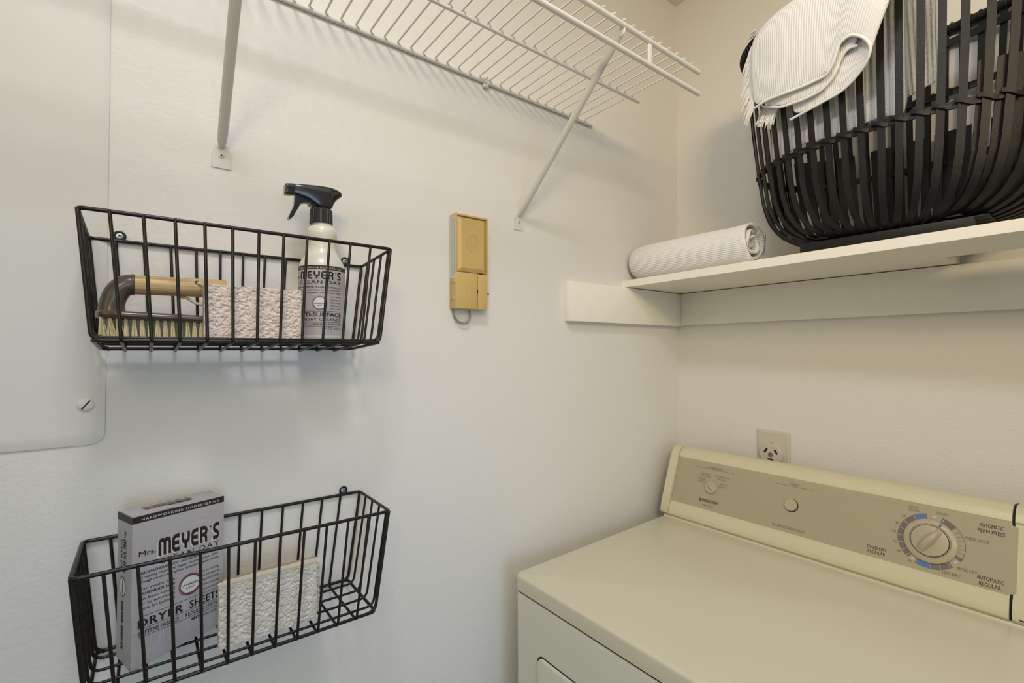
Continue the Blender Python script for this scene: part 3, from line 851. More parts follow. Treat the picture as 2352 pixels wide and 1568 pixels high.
put(K3, "MEYER'S", .32, .80, 0, .30, lambda x, y, h: cb((1 - x) * BW, BH + .0010 + h, BD * (.70 - y)), .0002, .05)
K3.build('top_lettering', M['dialgrey'], t, smooth=0)

# ================================================================ YELLOWED CONTROL BOX
cx0, cx1, cz0, cz1, cyf = .4316, .5005, .0745, .2442, .7270
t = thing('control_box', 'yellowed plastic control box with grey cable loop on the left wall', 'control box', (.466, Y1, .0745))
b = MB(); b.box((cx0 + .0001, cyf + .0062, cz0), (cx1 - .0001, Y1 - .0004, cz1 + .0001), .0015)
b.box((cx0, cyf, .1405), (cx0 + .0035, cyf + .008, cz1), .0008); b.box((cx1 - .0035, cyf, .1405), (cx1, cyf + .008, cz1), .0008); b.box((cx0 + .0030, cyf + .0002, cz1 - .0035), (cx1 - .0030, cyf + .0082, cz1 - .0002), .0006)
b.build('housing', M['yellow'], t)
zt, zb = cz1 - .005, .1418; a0, a1 = cx0 + .0048, cx1 - .0048; yb, yf = cyf + .0058, cyf - .0005
i_ = .0062
b = MB(); b.add([(a0, yb, zb), (a1, yb, zb), (a1, yb, zt), (a0, yb, zt), (a0, cyf + .003, zb), (a1, cyf + .003, zb), (a1, cyf + .003, zt), (a0, cyf + .003, zt), (a0 + i_, yf, zb + i_), (a1 - i_ * .8, yf, zb + i_), (a1 - i_ * .8, yf, zt - i_ * .6), (a0 + i_, yf, zt - i_ * .6)],
                [(0, 1, 5, 4), (1, 2, 6, 5), (2, 3, 7, 6), (3, 0, 4, 7), (4, 5, 9, 8), (5, 6, 10, 9), (6, 7, 11, 10), (7, 4, 8, 11), (8, 9, 10, 11), (0, 3, 2, 1)])
pl = b.build('cover_panel', M['yellow'], t, smooth=0)
pcx = (a0 + a1) / 2
mpn = lambda x, y, h: Vector((x, yf - h, y))
for zz in (.229, .158):
    MB().tube([(pcx + .0036 * math.cos(k * PI / 8), yf, zz + .0036 * math.sin(k * PI / 8)) for k in range(16)], .0005, 4, closed=True).build('screw_dimple', M['yellow'], pl)
emb = MB(); emb.tube([(pcx + .0125 * math.cos(k * PI / 16), yf, .1935 + .0155 * math.sin(k * PI / 16)) for k in range(32)], .0006, 5, closed=True)
for r_ in (.0035, .006, .0085):
    emb.tube([(pcx + .0005 + r_ * math.cos(a), yf, .1935 + r_ * math.sin(a)) for a in [math.radians(200 + 190 * k / 12) for k in range(13)]], .0005, 4)
for q in range(3):
    emb.tube([(pcx - .0105 + q * .002, yf, .1975 + q * .003), (pcx - .004, yf, .2015 + q * .0018), (pcx, yf, .2000 + q * .002), (pcx + .004, yf, .2020 + q * .0018), (pcx + .0095 - q * .002, yf, .1960 + q * .003)], .0003, 4)
emb.box((pcx - .0075, yf - .0002, .1835), (pcx + .0075, yf + .0005, .1850))
emb.build('embossed_emblem', M['yellow'], pl)
MB().box((cx0 + .0002, cyf + .0012, cz0 + .0003), (cx0 + .0465, cyf + .009, .1400), .0007).build('lower_door', M['yellow'], t)
MB().box((cx0 + .0477, cyf + .0012, cz0 + .0003), (cx1 - .0006, cyf + .009, .1395), .0007).build('side_door', M['yellow'], t)
MB().box((cx0 + .0450, cyf + .0004, .1045), (cx0 + .0472, cyf + .002, .1105)).build('latch_slot', M['dark'], t, smooth=0)
MB().box((cx0 + .050, cyf + .0008, .1396), (cx0 + .058, cyf + .003, .1408)).build('latch_slot', M['dark'], t, smooth=0)
for zz in (.126, .0955):
    h_ = MB().box((cx0 - .0012, cyf + .0045, zz - .0035), (cx0 + .0004, Y1 - .006, zz), .0004).tube([(cx0 - .0006, cyf + .005, zz - .006), (cx0 - .0006, cyf + .005, zz + .001)], .0016, 8).build('hinge', M['yellow'], t)
e1 = MB()
put(e1, 'CUSTOMER', .083, .127, 0, .0042, lambda x, y, h: Vector((cx0 + .020 - y, cyf + .0012 - h, x)), .0001)
put(e1, 'EQUIPMENT', .081, .127, 0, .0042, lambda x, y, h: Vector((cx0 + .031 - y, cyf + .0012 - h, x)), .0001)
e1.build_split('embossed_lettering', mat('yellowed_plastic_relief', (0.66, 0.47, 0.18), 0.42), t, smooth=0)
MB().box((cx0 - .0004, cyf + .0015, .129), (cx0 + .0001, Y1 - .003, .2395)).build('paper_sticker', mat('white_sticker', (.62, .62, .60), .5), t, smooth=0)
s_ = MB(); random.seed(2)
for r_ in range(3): put(s_, 'WARNING electric shock hazard use only as marked', .133, .236, 0, .0022, lambda x, y, h: Vector((cx0 - .0005 - h, cyf + .0045 + r_ * .005 + y, x)), .0001)
s_.build('sticker_print', M['print'], t, smooth=0)
MB().tube(fillet([(cx1 - .003, .739, .106), (cx1 + .004, .739, .106)], .001), .0028, 10).build('lever_collar', M['yellow'], t)
MB().tube([(cx1 + .003, .739, .106), (cx1 + .009, .738, .1055)], [.0017, .0024], 10).build('orange_lever', M['orange'], t)
MB().tube(fillet([(cx0 + .004, .742, cz0 + .004), (cx0 + .005, .743, cz0 - .012), (cx0 + .016, .743, cz0 - .024), (cx0 + .031, .742, cz0 - .0255), (cx0 + .0395, .741, cz0 - .015), (cx0 + .038, .742, cz0 + .003)], .008), .0016, 8).build('cable_loop', M['cable'], t)

# ================================================================ CLOSET SHELF
zt, zb = .1660, .1500
t = thing('closet_shelf', 'painted wooden shelf board across the right wall above the dryer', 'shelf', (1.0, .3, zb))
ol = [(.905, Y1 - .0005), (X1 - .0003, Y1 - .0005), (X1 - .0003, .187), (1.031, .187), (1.031, -.25), (X1 - .0003, -.25), (X1 - .0003, -.75), (.842, -.75)]
b = MB(); n = len(ol)
b.add([(x_, y_, zb) for x_, y_ in ol] + [(x_, y_, zt) for x_, y_ in ol], [(i, (i + 1) % n, n + (i + 1) % n, n + i) for i in range(n)])
for q, z_ in ((0, zb), (1, zt)):
    for f_ in ((0, 1, 2, 3), (0, 3, 4, 7), (4, 5, 6, 7)):
        b.add([(ol[i][0], ol[i][1], z_) for i in f_], [(0, 1, 2, 3)])
b.build('shelf_board', M['trim'], t, smooth=0)

# ================================================================ WALL OUTLET
t = thing('dryer_outlet', 'beige three-slot dryer outlet plate on the right wall behind the console', 'outlet', (X1, .506, -.30))
plt = MB(); oy0, oy1, oz0, oz1 = .4705, .5425, -.300, -.1842; bb = .004
q0 = [(X1 - .0002, y_, z_) for y_, z_ in ((oy0, oz0), (oy1, oz0), (oy1, oz1), (oy0, oz1))]; q1 = [(X1 - .002, y_, z_) for x_, y_, z_ in q0]
q2 = [(X1 - .0055, y_, z_) for y_, z_ in ((oy0 + bb, oz0 + bb), (oy1 - bb, oz0 + bb), (oy1 - bb, oz1 - bb), (oy0 + bb, oz1 - bb))]
plt.add(q0 + q1 + q2, [(i * 4 + k, i * 4 + (k + 1) % 4, i * 4 + 4 + (k + 1) % 4, i * 4 + 4 + k) for i in (0, 1) for k in range(4)] + [(8, 9, 10, 11)])
plt.build('wall_plate', M['outlet'], t, smooth=0)
oc = Vector((X1 - .0055, .5085, -.2372))
rc = MB().lathe([(.0252, 0), (.0252, .0045), (.0238, .006), (.001, .0061)], oc, (-1, 0, 0), 40).build('receptacle', M['outlet'], t)
mo = lambda u, v, h: oc + Vector((-.0061 - h, -u, v))


def slotbox(name, pts): MB().prism(pts, lambda u, v, h: mo(u, v, h), -.001, .0004).build(name, M['dark'], rc, smooth=0)


def rotr(w_, h_, cx_, cy_, a):
    c_, s__ = math.cos(a), math.sin(a); return [(cx_ + x_ * c_ - y_ * s__, cy_ + x_ * s__ + y_ * c_) for x_, y_ in ((-w_, -h_), (w_, -h_), (w_, h_), (-w_, h_))]


slotbox('slot', rotr(.0022, .0056, -.0105, .0085, -.55)); slotbox('slot', rotr(.0020, .0056, .0115, .0075, .60))
slotbox('slot', [(-.0065, -.0085), (.0050, -.0085), (.0050, -.0175), (.0015, -.0175), (.0015, -.0120), (-.0065, -.0120)])
MB().lathe([(.0052, 0), (.0052, .0008), (.0038, .0008), (.0034, .0002)], oc + Vector((-.0061, 0, 0)), (-1, 0, 0), 20).build('centre_boss', M['dialgrey'], rc)
MB().lathe([(.0034, 0), (.0028, .0016), (.0003, .0022)], (X1 - .0055, .5085, -.2085), (-1, 0, 0), 16).build('plate_screw', M['outlet'], t)

# ================================================================ DRYER
t = thing('clothes_dryer', 'cream clothes dryer with taupe control console against the right wall', 'dryer', (.80, .36, ZF))
ZT = -.400; YR = .022
# top lid with rounded edges
lid = MB()
bm = bmesh.new()
o_ = [(.531, YR), (1.085, YR), (1.085, .711), (.531, .6885)]
vb = [bm.verts.new((x_, y_, ZT - .0275)) for x_, y_ in o_]; vt = [bm.verts.new((x_, y_, ZT)) for x_, y_ in o_]
bm.faces.new(vb[::-1]); bm.faces.new(vt)
for i in range(4): bm.faces.new((vb[i], vb[(i + 1) % 4], vt[(i + 1) % 4], vt[i]))
ve = [e for e in bm.edges if abs(e.verts[0].co.z - e.verts[1].co.z) > .01]
bmesh.ops.bevel(bm, geom=ve, offset=.012, segments=6, profile=.5, affect='EDGES')
te = [e for e in bm.edges if all(abs(v.co.z - ZT) < 1e-5 for v in e.verts)]
bmesh.ops.bevel(bm, geom=te, offset=.006, segments=4, profile=.5, affect='EDGES')
bm.verts.index_update(); lid.add([v.co.copy() for v in bm.verts], [tuple(v.index for v in f.verts) for f in bm.faces]); bm.free()
lid.build('top_panel', M['cream'], t, smooth=50)
# raised rolled ridge along the foot of the console
MB().tube([(1.0065, YR + .01, ZT - .0015), (1.0065, .704, ZT - .0015)], [.0065, .0065], 14).build('rear_ridge', M['cream'], t)
MB().box((.5328, YR + .003, ZF + .02), (1.083, .684, ZT - .0312), .004, 4).build('cabinet', M['creamfront'], t)
MB().box((.5345, YR + .006, ZT - .034), (1.078, .681, ZT - .026)).build('lid_gap', M['dark'], t, smooth=0)
# front door set in a recessed seam
dy1, dz1 = .6270, -.5155
dr = []
R_ = .016
dr += [(dy1 - R_ + R_ * math.cos(a), dz1 - R_ + R_ * math.sin(a)) for a in [k * PI / 16 for k in range(9)]]
dr += [(.085 + R_ * math.cos(a) + R_ - R_, dz1 - R_ + R_ * math.sin(a)) for a in [PI / 2 + k * PI / 16 for k in range(9)]]
dr += [(.069 + R_ + R_ * math.cos(a), -1.08 + R_ * math.sin(a)) for a in [PI + k * PI / 16 for k in range(9)]]
dr += [(dy1 - R_ + R_ * math.cos(a), -1.08 + R_ * math.sin(a)) for a in [1.5 * PI + k * PI / 16 for k in range(9)]]
cyd, czd = .348, -.80


def sc(pts, d): return [(cyd + (y_ - cyd) * (1 - d / abs(dy1 - cyd)), czd + (z_ - czd) * (1 - d / abs(dz1 - czd))) for y_, z_ in pts]


MB().prism(sc(dr, -.0012), lambda u, v, h: Vector((.5328 - h, u, v)), 0, .0004).build('door_seam', M['dark'], t, smooth=0)
ds = MB(); n = len(dr); L3 = [[(.5324, y_, z_) for y_, z_ in dr], [(.5300, y_, z_) for y_, z_ in dr], [(.5283, y_, z_) for y_, z_ in sc(dr, .0035)]]
L3[0] = [(.5327, y_, z_) for y_, z_ in sc(dr, .001)]; L3[1] = [(.5296, y_, z_) for y_, z_ in sc(dr, .0015)]
ds.add([p for l in L3 for p in l], [(i * n + k, i * n + (k + 1) % n, (i + 1) * n + (k + 1) % n, (i + 1) * n + k) for i in (0, 1) for k in range(n)] + [tuple(range(2 * n, 3 * n))])
ds.build('door', M['creamfront'], t, smooth=40)

# console: extruded profile (x,z)
prof = [(1.0060, -.3975), (1.0005, -.3945), (.9965, -.3900), (.9955, -.3850), (.9975, -.3770), (1.0070, -.3640), (1.0085, -.3625)]
front = [(1.0100, -.3630), (1.0480, -.2650)]
prof_full = [(1.0070, -.3975), (1.0010, -.3945), (.9975, -.3905), (.9970, -.3860), (.9990, -.3790), (1.0045, -.3650), (1.0085, -.3625), (1.0470, -.2642), (1.0450, -.2605), (1.0490, -.2520), (1.0540, -.2455), (1.0620, -.2410), (1.0720, -.2398), (1.0900, -.2420), (1.0950, -.2500), (1.0950, -.3975)]


def extr(mb, prof, y0, y1, sc_=1.0):
    n = len(prof); mb.add([(x_, y0, z_) for x_, z_ in prof] + [(x_, y1, z_) for x_, z_ in prof], [tuple(range(n)), tuple(range(n, 2 * n))[::-1]] + [(i, (i + 1) % n, n + (i + 1) % n, n + i) for i in range(n)]); return mb


cons = extr(MB(), prof_full, .1192, .6885).build('console', M['console'], t, smooth=30)


def grow(prof, d, fc=(1.05, -.32)):
    return [(x_ + (-d if x_ < 1.05 else 0), z_ + (d if z_ > -.27 else 0)) for x_, z_ in prof]


capn = [(1.0070, -.3965), (.9995, -.3935), (.9955, -.3890), (.9950, -.3840), (1.0050, -.3520), (1.0400, -.2620), (1.0465, -.2490), (1.0540, -.2425), (1.0640, -.2390), (1.0900, -.2405), (1.0950, -.2500), (1.0950, -.3965)]
extr(MB(), capn, .6895, .7095).build('end_cap', M['console'], t, smooth=30)
extr(MB(), prof_full, YR + .001, .1158).build('end_cap', M['console'], t, smooth=30)
extr(MB(), [(x_ + .008, z_ - .003 if z_ > -.39 else z_) for x_, z_ in capn], .1158, .1192).build('end_gap', M['dark'], t, smooth=0)
# taupe overlay plate
pd = Vector((.038, 0, .098)).normalized(); pn = Vector((-pd.z, 0, pd.x)); P0 = Vector((1.0100, 0, -.3630)) + pn * .0006


def cp(y, tt, h): return P0 + Vector((0, y, 0)) + pd * tt + pn * (h + .0012)


ov = MB().prism([(.6880, .0015), (.6880, .1052), (.1215, .1052), (.1195, .103), (.1125, .100), (.1125, .006), (.1195, .003), (.1215, .0015)], lambda u, v, h: P0 + Vector((0, u, 0)) + pd * v + pn * h, 0, .0012).build('control_overlay', M['face'], t, smooth=0)
K = MB(); mc = lambda x, y, h: cp(-x, y, h)     # x = -y so text reads left to right


def T(s, xc, yc, wdt, cap, bold=0.0, **k): put(K, s, -xc - wdt / 2, -xc + wdt / 2, yc - cap / 2, cap, mc, .0002, bold, **k)


T('TEMPERATURE', .5945, .0962, .0345, .0042); rect2(K, -.6417, .0928, -.5486, .0934, mc, .0002)
T('PERM PRESS', .6140, .0795, .023, .0033); T('MEDIUM HEAT', .6148, .0740, .026, .0033)
T('REGULAR', .6225, .0670, .018, .0033); T('HIGH HEAT', .6215, .0615, .021, .0033)
T('KNITS /DELICATES', .5735, .0800, .034, .0033); T('LOW HEAT', .5750, .0740, .020, .0033)
T('AIR FLUFF', .5680, .0640, .019, .0033); T('NO HEAT', .5690, .0585, .017, .0033)
rect2(K, -.6190, .0175, -.6130, .0238, mc, .0002); T('FRIGIDAIRE', .5920, .0212, .0385, .0068, .03); T('HEAVY DUTY', .5935, .0108, .030, .0040)
T('START', .4247, .0968, .0185, .0052); rect2(K, -.4600, .0922, -.3905, .0928, mc, .0002)
T('INTERIOR DRUM LIGHT', .4250, .0108, .0600, .0052)
T('AUTOMATIC', .1410, .0945, .0275, .0062, .01); T('PERM PRESS', .1412, .0860, .0300, .0062, .01)
T('PRESS SAVER', .1560, .0695, .0270, .0048)
T('MORE DRY', .1655, .0205, .0225, .0048); T('LESS DRY', .1833, .0092, .0215, .0048)
T('AUTOMATIC', .1400, .0165, .0290, .0062, .01); T('REGULAR', .1400, .0080, .0235, .0062, .01)
T('TIMED DRY', .2815, .0178, .0290, .0055, .01); T('REGULAR', .2810, .0105, .0250, .0055, .01)
for s_t, yy, tt in (('20', .2487, .0826), ('30', .2562, .0685), ('40', .2598, .0535), ('50', .2570, .037), ('60', .2500, .0235), ('70', .2361, .0122)): T(s_t, yy, tt, .0056, .0043)
T('COOL', .2360, .1000, .0130, .0042); T('DOWN', .2360, .0948, .0150, .0042); T('START', .1990, .0985, .0145, .0046)
K.build_split('console_lettering', M['print'], ov, smooth=0)
# dial ring: grey sectors with ticks, blue ends (angles clockwise from top, in degrees)
DY, DT = .2116, .0512; RO, RI = .0432, .0345


def sector(mb, a0, a1, ro=RO, ri=RI, n=None, h=.0002):
    n = n or max(1, int(abs(a1 - a0) / 5))
    for i in range(n):
        p, q = [math.radians(a0 + (a1 - a0) * (i + k) / n) for k in (0, 1)]
        mb.add([mc(-DY + r_ * math.sin(a), DT + r_ * math.cos(a), h) for r_, a in ((ri, p), (ri, q), (ro, q), (ro, p))], [(0, 1, 2, 3)])


g = MB(); sector(g, 218, 325); sector(g, 18, 46); sector(g, 136, 176); sector(g, 46, 118, RO, RO - .0008); sector(g, 112, 118)
sector(g, 176, 182, RO, RO - .0008); sector(g, 184, 203, RO, RO - .001); sector(g, 325, 350, RO, RO - .001); sector(g, 348, 350); sector(g, 202, 204)
for a in range(56, 112, 9): sector(g, a, a + .9, RO - .001, RI + .0015, 1)
g.build('dial_scale', M['dialgrey'], ov, smooth=0)
bl = MB(); sector(bl, 327, 347, RO - .001, RI); bl.cut(); sector(bl, 177, 201, RO - .001, RI); bl.build_split('dial_blue_zone', M['blue'], ov, smooth=0)
tk = MB()
for a in (303, 285, 268, 251, 235, 222, 21, 140, 158): sector(tk, a, a + .9, RO - .0008, RI + .001, 1, .0004)
for a in (4, 125, 211): disc2(tk, -DY + .0395 * math.sin(math.radians(a)), DT + .0395 * math.cos(math.radians(a)), .0022, .0022, mc, .0003, 14)
tk.build('dial_tick', M['pale_ink'], ov, smooth=0)
cen = cp(DY, DT, 0)
dk = MB().lathe([(.0345, 0), (.0345, .0025), (.0335, .0036), (.0270, .0046), (.0262, .0034), (.0245, .0034)], cen, pn, 56).build('dial_skirt', M['knob'], t)
MB().lathe([(.0247, .003), (.0247, .0056), (.0243, .0056)], cen, pn, 48).build('dial_gap', M['dark'], dk)


def grip_knob(name, c, R, h, gh, ang, mt, par):
    kb = MB().lathe([(R, 0), (R, h * .8), (R * .94, h), (R * .1, h * 1.02)], c, pn, 44)
    kb = kb.build(name, mt, par, smooth=40)
    u = Vector((0, -1, 0)); d = u * math.sin(ang) + pd * math.cos(ang); e = pn.cross(d)
    N = 12; vs_ = []
    for i in range(13):
        s = -1 + 2 * i / 12; L = R * .95 * s; hh = gh * max(0, 1 - abs(s) ** 2.2) ** .7; wv = R * (.20 + .10 * (1 - abs(s)))
        for (a, b) in ((-1, 0), (-.72, .75), (-.3, 1), (.3, 1), (.72, .75), (1, 0)):
            vs_.append(c + pn * (h * .9 + hh * b) + d * L + e * wv * a)
    G = MB(); G.add(vs_, [(i * 6 + k, i * 6 + (k + 1) % 6, i * 6 + 6 + (k + 1) % 6, i * 6 + 6 + k) for i in range(12) for k in range(6)] + [tuple(range(6))[::-1], tuple(range(72, 78))])
    G.build('finger_grip', mt, kb, smooth=50)
    return kb


grip_knob('timer_knob', cen + pn * .0030, .0240, .0035, .0115, math.radians(33), M['knob'], t)
m_ = MB(); sector(m_, 20.5, 26.5, .0325, .0275, 1, .0052); m_.build('pointer_mark', M['blue'], dk, smooth=0)
grip_knob('temperature_knob', cp(.5945, .0530, 0), .0142, .0065, .0050, math.radians(-52), M['knob'], t)
bc = cp(.4255, .0555, 0)
MB().lathe([(.0128, 0), (.0128, .0003), (.0005, .0003)], bc + pn * -.0002 + pd * -.0004 + Vector((0, -.0006, 0)), pn, 32).build('button_gap', M['dark'], t)
MB().lathe([(.0118, 0), (.0118, .0042), (.0108, .0052), (.0005, .0056)], bc, pn, 36).build('start_button', M['knob'], t)
# right-hand end fittings at the edge of view
MB().box((1.028, .098, -.345), (1.040, .105, -.318), .002).build('white_clip', mat('white_plastic', (.75, .77, .80), .4), t)
sh = cp(.101, -.018, .0)
MB().lathe([(.0065, 0), (.0060, .002), (.0045, .002)], (1.0005, .1055, -.384), pn, 20).build('screw_hole', M['dark'], t)

# ================================================================ LAUNDRY BASKET
LC = Vector((.992, .237, 0))
t = thing('laundry_basket', 'large black split-bamboo laundry basket standing on the painted shelf', 'laundry basket', (LC.x, LC.y, .166))
LV = [(.186, .082, .100), (.189, .096, .125), (.197, .108, .152), (.212, .118, .176), (.235, .126, .194), (.270, .1315, .207), (.333, .134, .216), (.42, .137, .226), (.50, .139, .232), (.568, .141, .238)]
NEX = 2.25


def ring(t_, a, b):
    c_, s_ = math.cos(t_), math.sin(t_)
    return Vector((a * math.copysign(abs(c_) ** (2 / NEX), c_), b * math.copysign(abs(s_) ** (2 / NEX), s_), 0))


def per_angles(n, a, b):
    N = 2000; P = [ring(2 * PI * i / N, a, b) for i in range(N + 1)]; L = [0]
    for i in range(N): L.append(L[-1] + (P[i + 1] - P[i]).length)
    out = []; j = 0
    for k in range(n):
        s = L[-1] * (k + .5) / n
        while L[j + 1] < s: j += 1
        out.append(2 * PI * (j + (s - L[j]) / (L[j + 1] - L[j])) / N)
    return out


angs = per_angles(50, .134, .216)


def lvl(z):
    for i in range(len(LV) - 1):
        if LV[i][0] <= z <= LV[i + 1][0]:
            f = (z - LV[i][0]) / (LV[i + 1][0] - LV[i][0]); return LV[i][1] + (LV[i + 1][1] - LV[i][1]) * f, LV[i][2] + (LV[i + 1][2] - LV[i][2]) * f
    return LV[-1][1:]


for a in angs:
    pts, wd, nm = [], [], []
    j = random.uniform(-.012, .012)
    for i, (z, A, B) in enumerate(LV):
        aa = a + j * i / 9
        p = LC + ring(aa, A, B) + Vector((0, 0, z)); pts.append(p)
        T_ = (ring(aa + .01, A, B) - ring(aa - .01, A, B)).normalized(); wd.append(T_)
    q = pts[0] - (pts[0] - LC - Vector((0, 0, pts[0].z))) * .5; pts.insert(0, q); wd.insert(0, wd[0])
    for i in range(len(pts)):
        dz = pts[min(i + 1, len(pts) - 1)] - pts[max(i - 1, 0)]; nm.append(dz.cross(wd[i]))
    # smooth the polyline
    f2 = fillet(pts, .02, n=2); w2, n2 = [], []
    for p in f2:
        k = min(range(len(pts)), key=lambda i: (pts[i] - p).length); w2.append(wd[k]); n2.append(nm[k])
    MB().tape(f2, w2, n2, .0092, .0022).build('rib', M['bamboo'], t, smooth=50)


def hoop(name, z, off, hgt, th, a0=0, a1=2 * PI, n=72):
    A, B = lvl(z); cl = abs(a1 - a0 - 2 * PI) < 1e-6
    vs_ = []; 
    for i in range(n + 1):
        aa = a0 + (a1 - a0) * i / n; p = LC + ring(aa, A + off, B + off) + Vector((0, 0, z))
        T_ = (ring(aa + .01, A, B) - ring(aa - .01, A, B)).normalized(); N_ = T_.cross(Vector((0, 0, 1)))
        vs_ += [p - N_ * th / 2 - Vector((0, 0, hgt / 2)), p + N_ * th / 2 - Vector((0, 0, hgt / 2)), p + N_ * th / 2 + Vector((0, 0, hgt / 2)), p - N_ * th / 2 + Vector((0, 0, hgt / 2))]
    fs = [(4 * i + k, 4 * i + (k + 1) % 4, 4 * i + 4 + (k + 1) % 4, 4 * i + 4 + k) for i in range(n) for k in range(4)]
    return MB().add(vs_, fs).build(name, M['bamboo'], t, smooth=50)


def lashings(z, off, sel=angs, rr=.0030):
    A, B = lvl(z)
    for a in sel:
        c0 = LC + ring(a, A + off, B + off) + Vector((0, 0, z)); T_ = (ring(a + .01, A, B) - ring(a - .01, A, B)).normalized(); N_ = T_.cross(Vector((0, 0, 1)))
        pts = []
        for s in range(9):
            f = s / 8; pts.append(c0 + T_ * (-.0105 + .021 * f) + Vector((0, 0, .0042 * math.cos(f * PI))) + N_ * (.0006 + .0022 * math.sin(f * PI)))
        MB().tape(pts, [Vector((0, 0, 1))] * 9, [N_] * 9, .0058, .0012).build('lashing', M['bamboo'], t, smooth=60)


inner = per_angles(60, .128, .205)
for a in inner:
    if math.cos(a) < .15 and math.sin(a) > -.5: continue
    pts, wd, nm = [], [], []
    for (z, A, B) in LV[1:7] + [(.385, .1355, .222)]:
        p = LC + ring(a, A - .006, B - .008) + Vector((0, 0, z)); pts.append(p)
        wd.append((ring(a + .01, A, B) - ring(a - .01, A, B)).normalized())
    nm = [(pts[min(i + 1, 6)] - pts[max(i - 1, 0)]).cross(wd[i]) for i in range(7)]
    MB().tape(pts, wd, nm, .0120, .0018).build('inner_rib', M['bamboo'], t, smooth=50)


hoop('hoop', .333, -.0030, .0105, .0030); lashings(.333, .0008)
hoop('hoop', .455, -.0035, .0115, .0030, -PI * .5, PI * .22, 40)
lashings(.455, -.0075, [a for a in angs if (a < PI * .22 or a > PI * 1.5)])
hoop('hoop', .545, -.0035, .012, .0030, -PI * .5, PI * .2, 40)
A, B = lvl(.568)
MB().tube([LC + ring(2 * PI * i / 96, A, B) + Vector((0, 0, .570)) for i in range(96)], .0085, 10, closed=True).build('rim', M['bamboo'], t, smooth=60)
rimw = MB(); NW = 1500
for k in range(120):
    a = 2 * PI * k / 120; p = LC + ring(a, A, B) + Vector((0, 0, .570)); T_ = (ring(a + .01, A, B) - ring(a - .01, A, B)).normalized(); N_ = T_.cross(Vector((0, 0, 1)))
    rimw.tube([p + T_ * (.004 * q / 12 * 2 - .004) + (N_ * math.cos(2 * PI * q / 12) + Vector((0, 0, 1)) * math.sin(2 * PI * q / 12)) * .0092 for q in range(13)], .0016, 4)
rimw.build('rim_wrapping', M['bamboo'], t, kind='stuff')
for xx in (.900, 1.068):
    MB().box((xx, .133, .1662), (xx + .018, .353, .1835), .001).build('runner', M['bamboo'], t)
for i in range(7):
    xx = .915 + i * .0235
    MB().box((xx, .120, .1838), (xx + .021, .360, .1868), .0008).build('base_slat', M['bamboo'], t)
for yy in (.155, .237, .320):
    MB().box((.905, yy - .009, .1872), (1.08, yy + .009, .1905), .0008).build('cross_slat', M['bamboo'], t)

# ================================================================ TOWELS
A_ = [([0.855, 0.4104, 0.5485], [0.86, 0.4095, 0.4324]), ([0.841, 0.3781, 0.5589], [0.846, 0.3783, 0.4313]), ([0.832, 0.346, 0.5587], [0.838, 0.3502, 0.4263]), ([0.826, 0.3108, 0.557], [0.831, 0.3144, 0.4219]), ([0.82, 0.2665, 0.5666], [0.825, 0.2817, 0.4214]), ([0.816, 0.2428, 0.569], [0.82, 0.271, 0.436]), ([0.812, 0.2283, 0.5701], [0.815, 0.2617, 0.4571]), ([0.808, 0.2094, 0.5615], [0.811, 0.2455, 0.46]), ([0.807, 0.1898, 0.5536], [0.809, 0.2291, 0.446]), ([0.811, 0.1746, 0.5334], [0.811, 0.2206, 0.428]), ([0.819, 0.1787, 0.5402], [0.82, 0.2301, 0.4129]), ([0.829, 0.1952, 0.5503], [0.832, 0.25, 0.4007]), ([0.835, 0.2324, 0.5651], [0.84, 0.2695, 0.3941]), ([0.84, 0.2848, 0.581], [0.848, 0.3086, 0.3904]), ([0.846, 0.3184, 0.5691], [0.859, 0.3491, 0.3882])]
B_ = [([0.855, 0.3867, 0.5656], [0.865, 0.3981, 0.434]), ([0.844, 0.3573, 0.5673], [0.851, 0.3621, 0.4118]), ([0.835, 0.3187, 0.5643], [0.841, 0.323, 0.4049]), ([0.83, 0.2893, 0.5722], [0.836, 0.2935, 0.406]), ([0.828, 0.2719, 0.5739], [0.833, 0.2798, 0.4153]), ([0.826, 0.2542, 0.5683], [0.83, 0.2722, 0.4229]), ([0.824, 0.2426, 0.5664], [0.828, 0.265, 0.4394]), ([0.82, 0.2307, 0.563], [0.823, 0.2532, 0.448]), ([0.818, 0.2224, 0.5566], [0.821, 0.2406, 0.4447])]
t = thing('draped_towel', 'white ribbed fringed towel draped over the front rim of the laundry basket', 'towel', (.85, .32, .42))


def drape(lst, name, over=True, thick=.0032):
    top = [a for a, b in lst]; bot = [b for a, b in lst]
    rows = []
    if over:
        rows.append([Vector(a) + Vector((.075, -.01, .020)) for a in top])
        rows.append([Vector(a) + Vector((.045, -.006, .032)) for a in top])
        rows.append([Vector(a) + Vector((.012, -.002, .020)) for a in top])
    rows += lerp_rows(top, bot, 5, lambda q, j: Vector((-.006 * math.sin(PI * q), 0, 0)))
    return sheet(rows, name, M['towel'], t, thick)


drape(A_, 'outer_layer'); drape(B_, 'under_layer')
# hems: thick stitched edge rolls
def hem(lst): return MB().tube(fillet([Vector(b) for a, b in lst], .01, n=3), .0021, 7).build('hem', M['fringe'], t)


hem(A_); hem(B_)


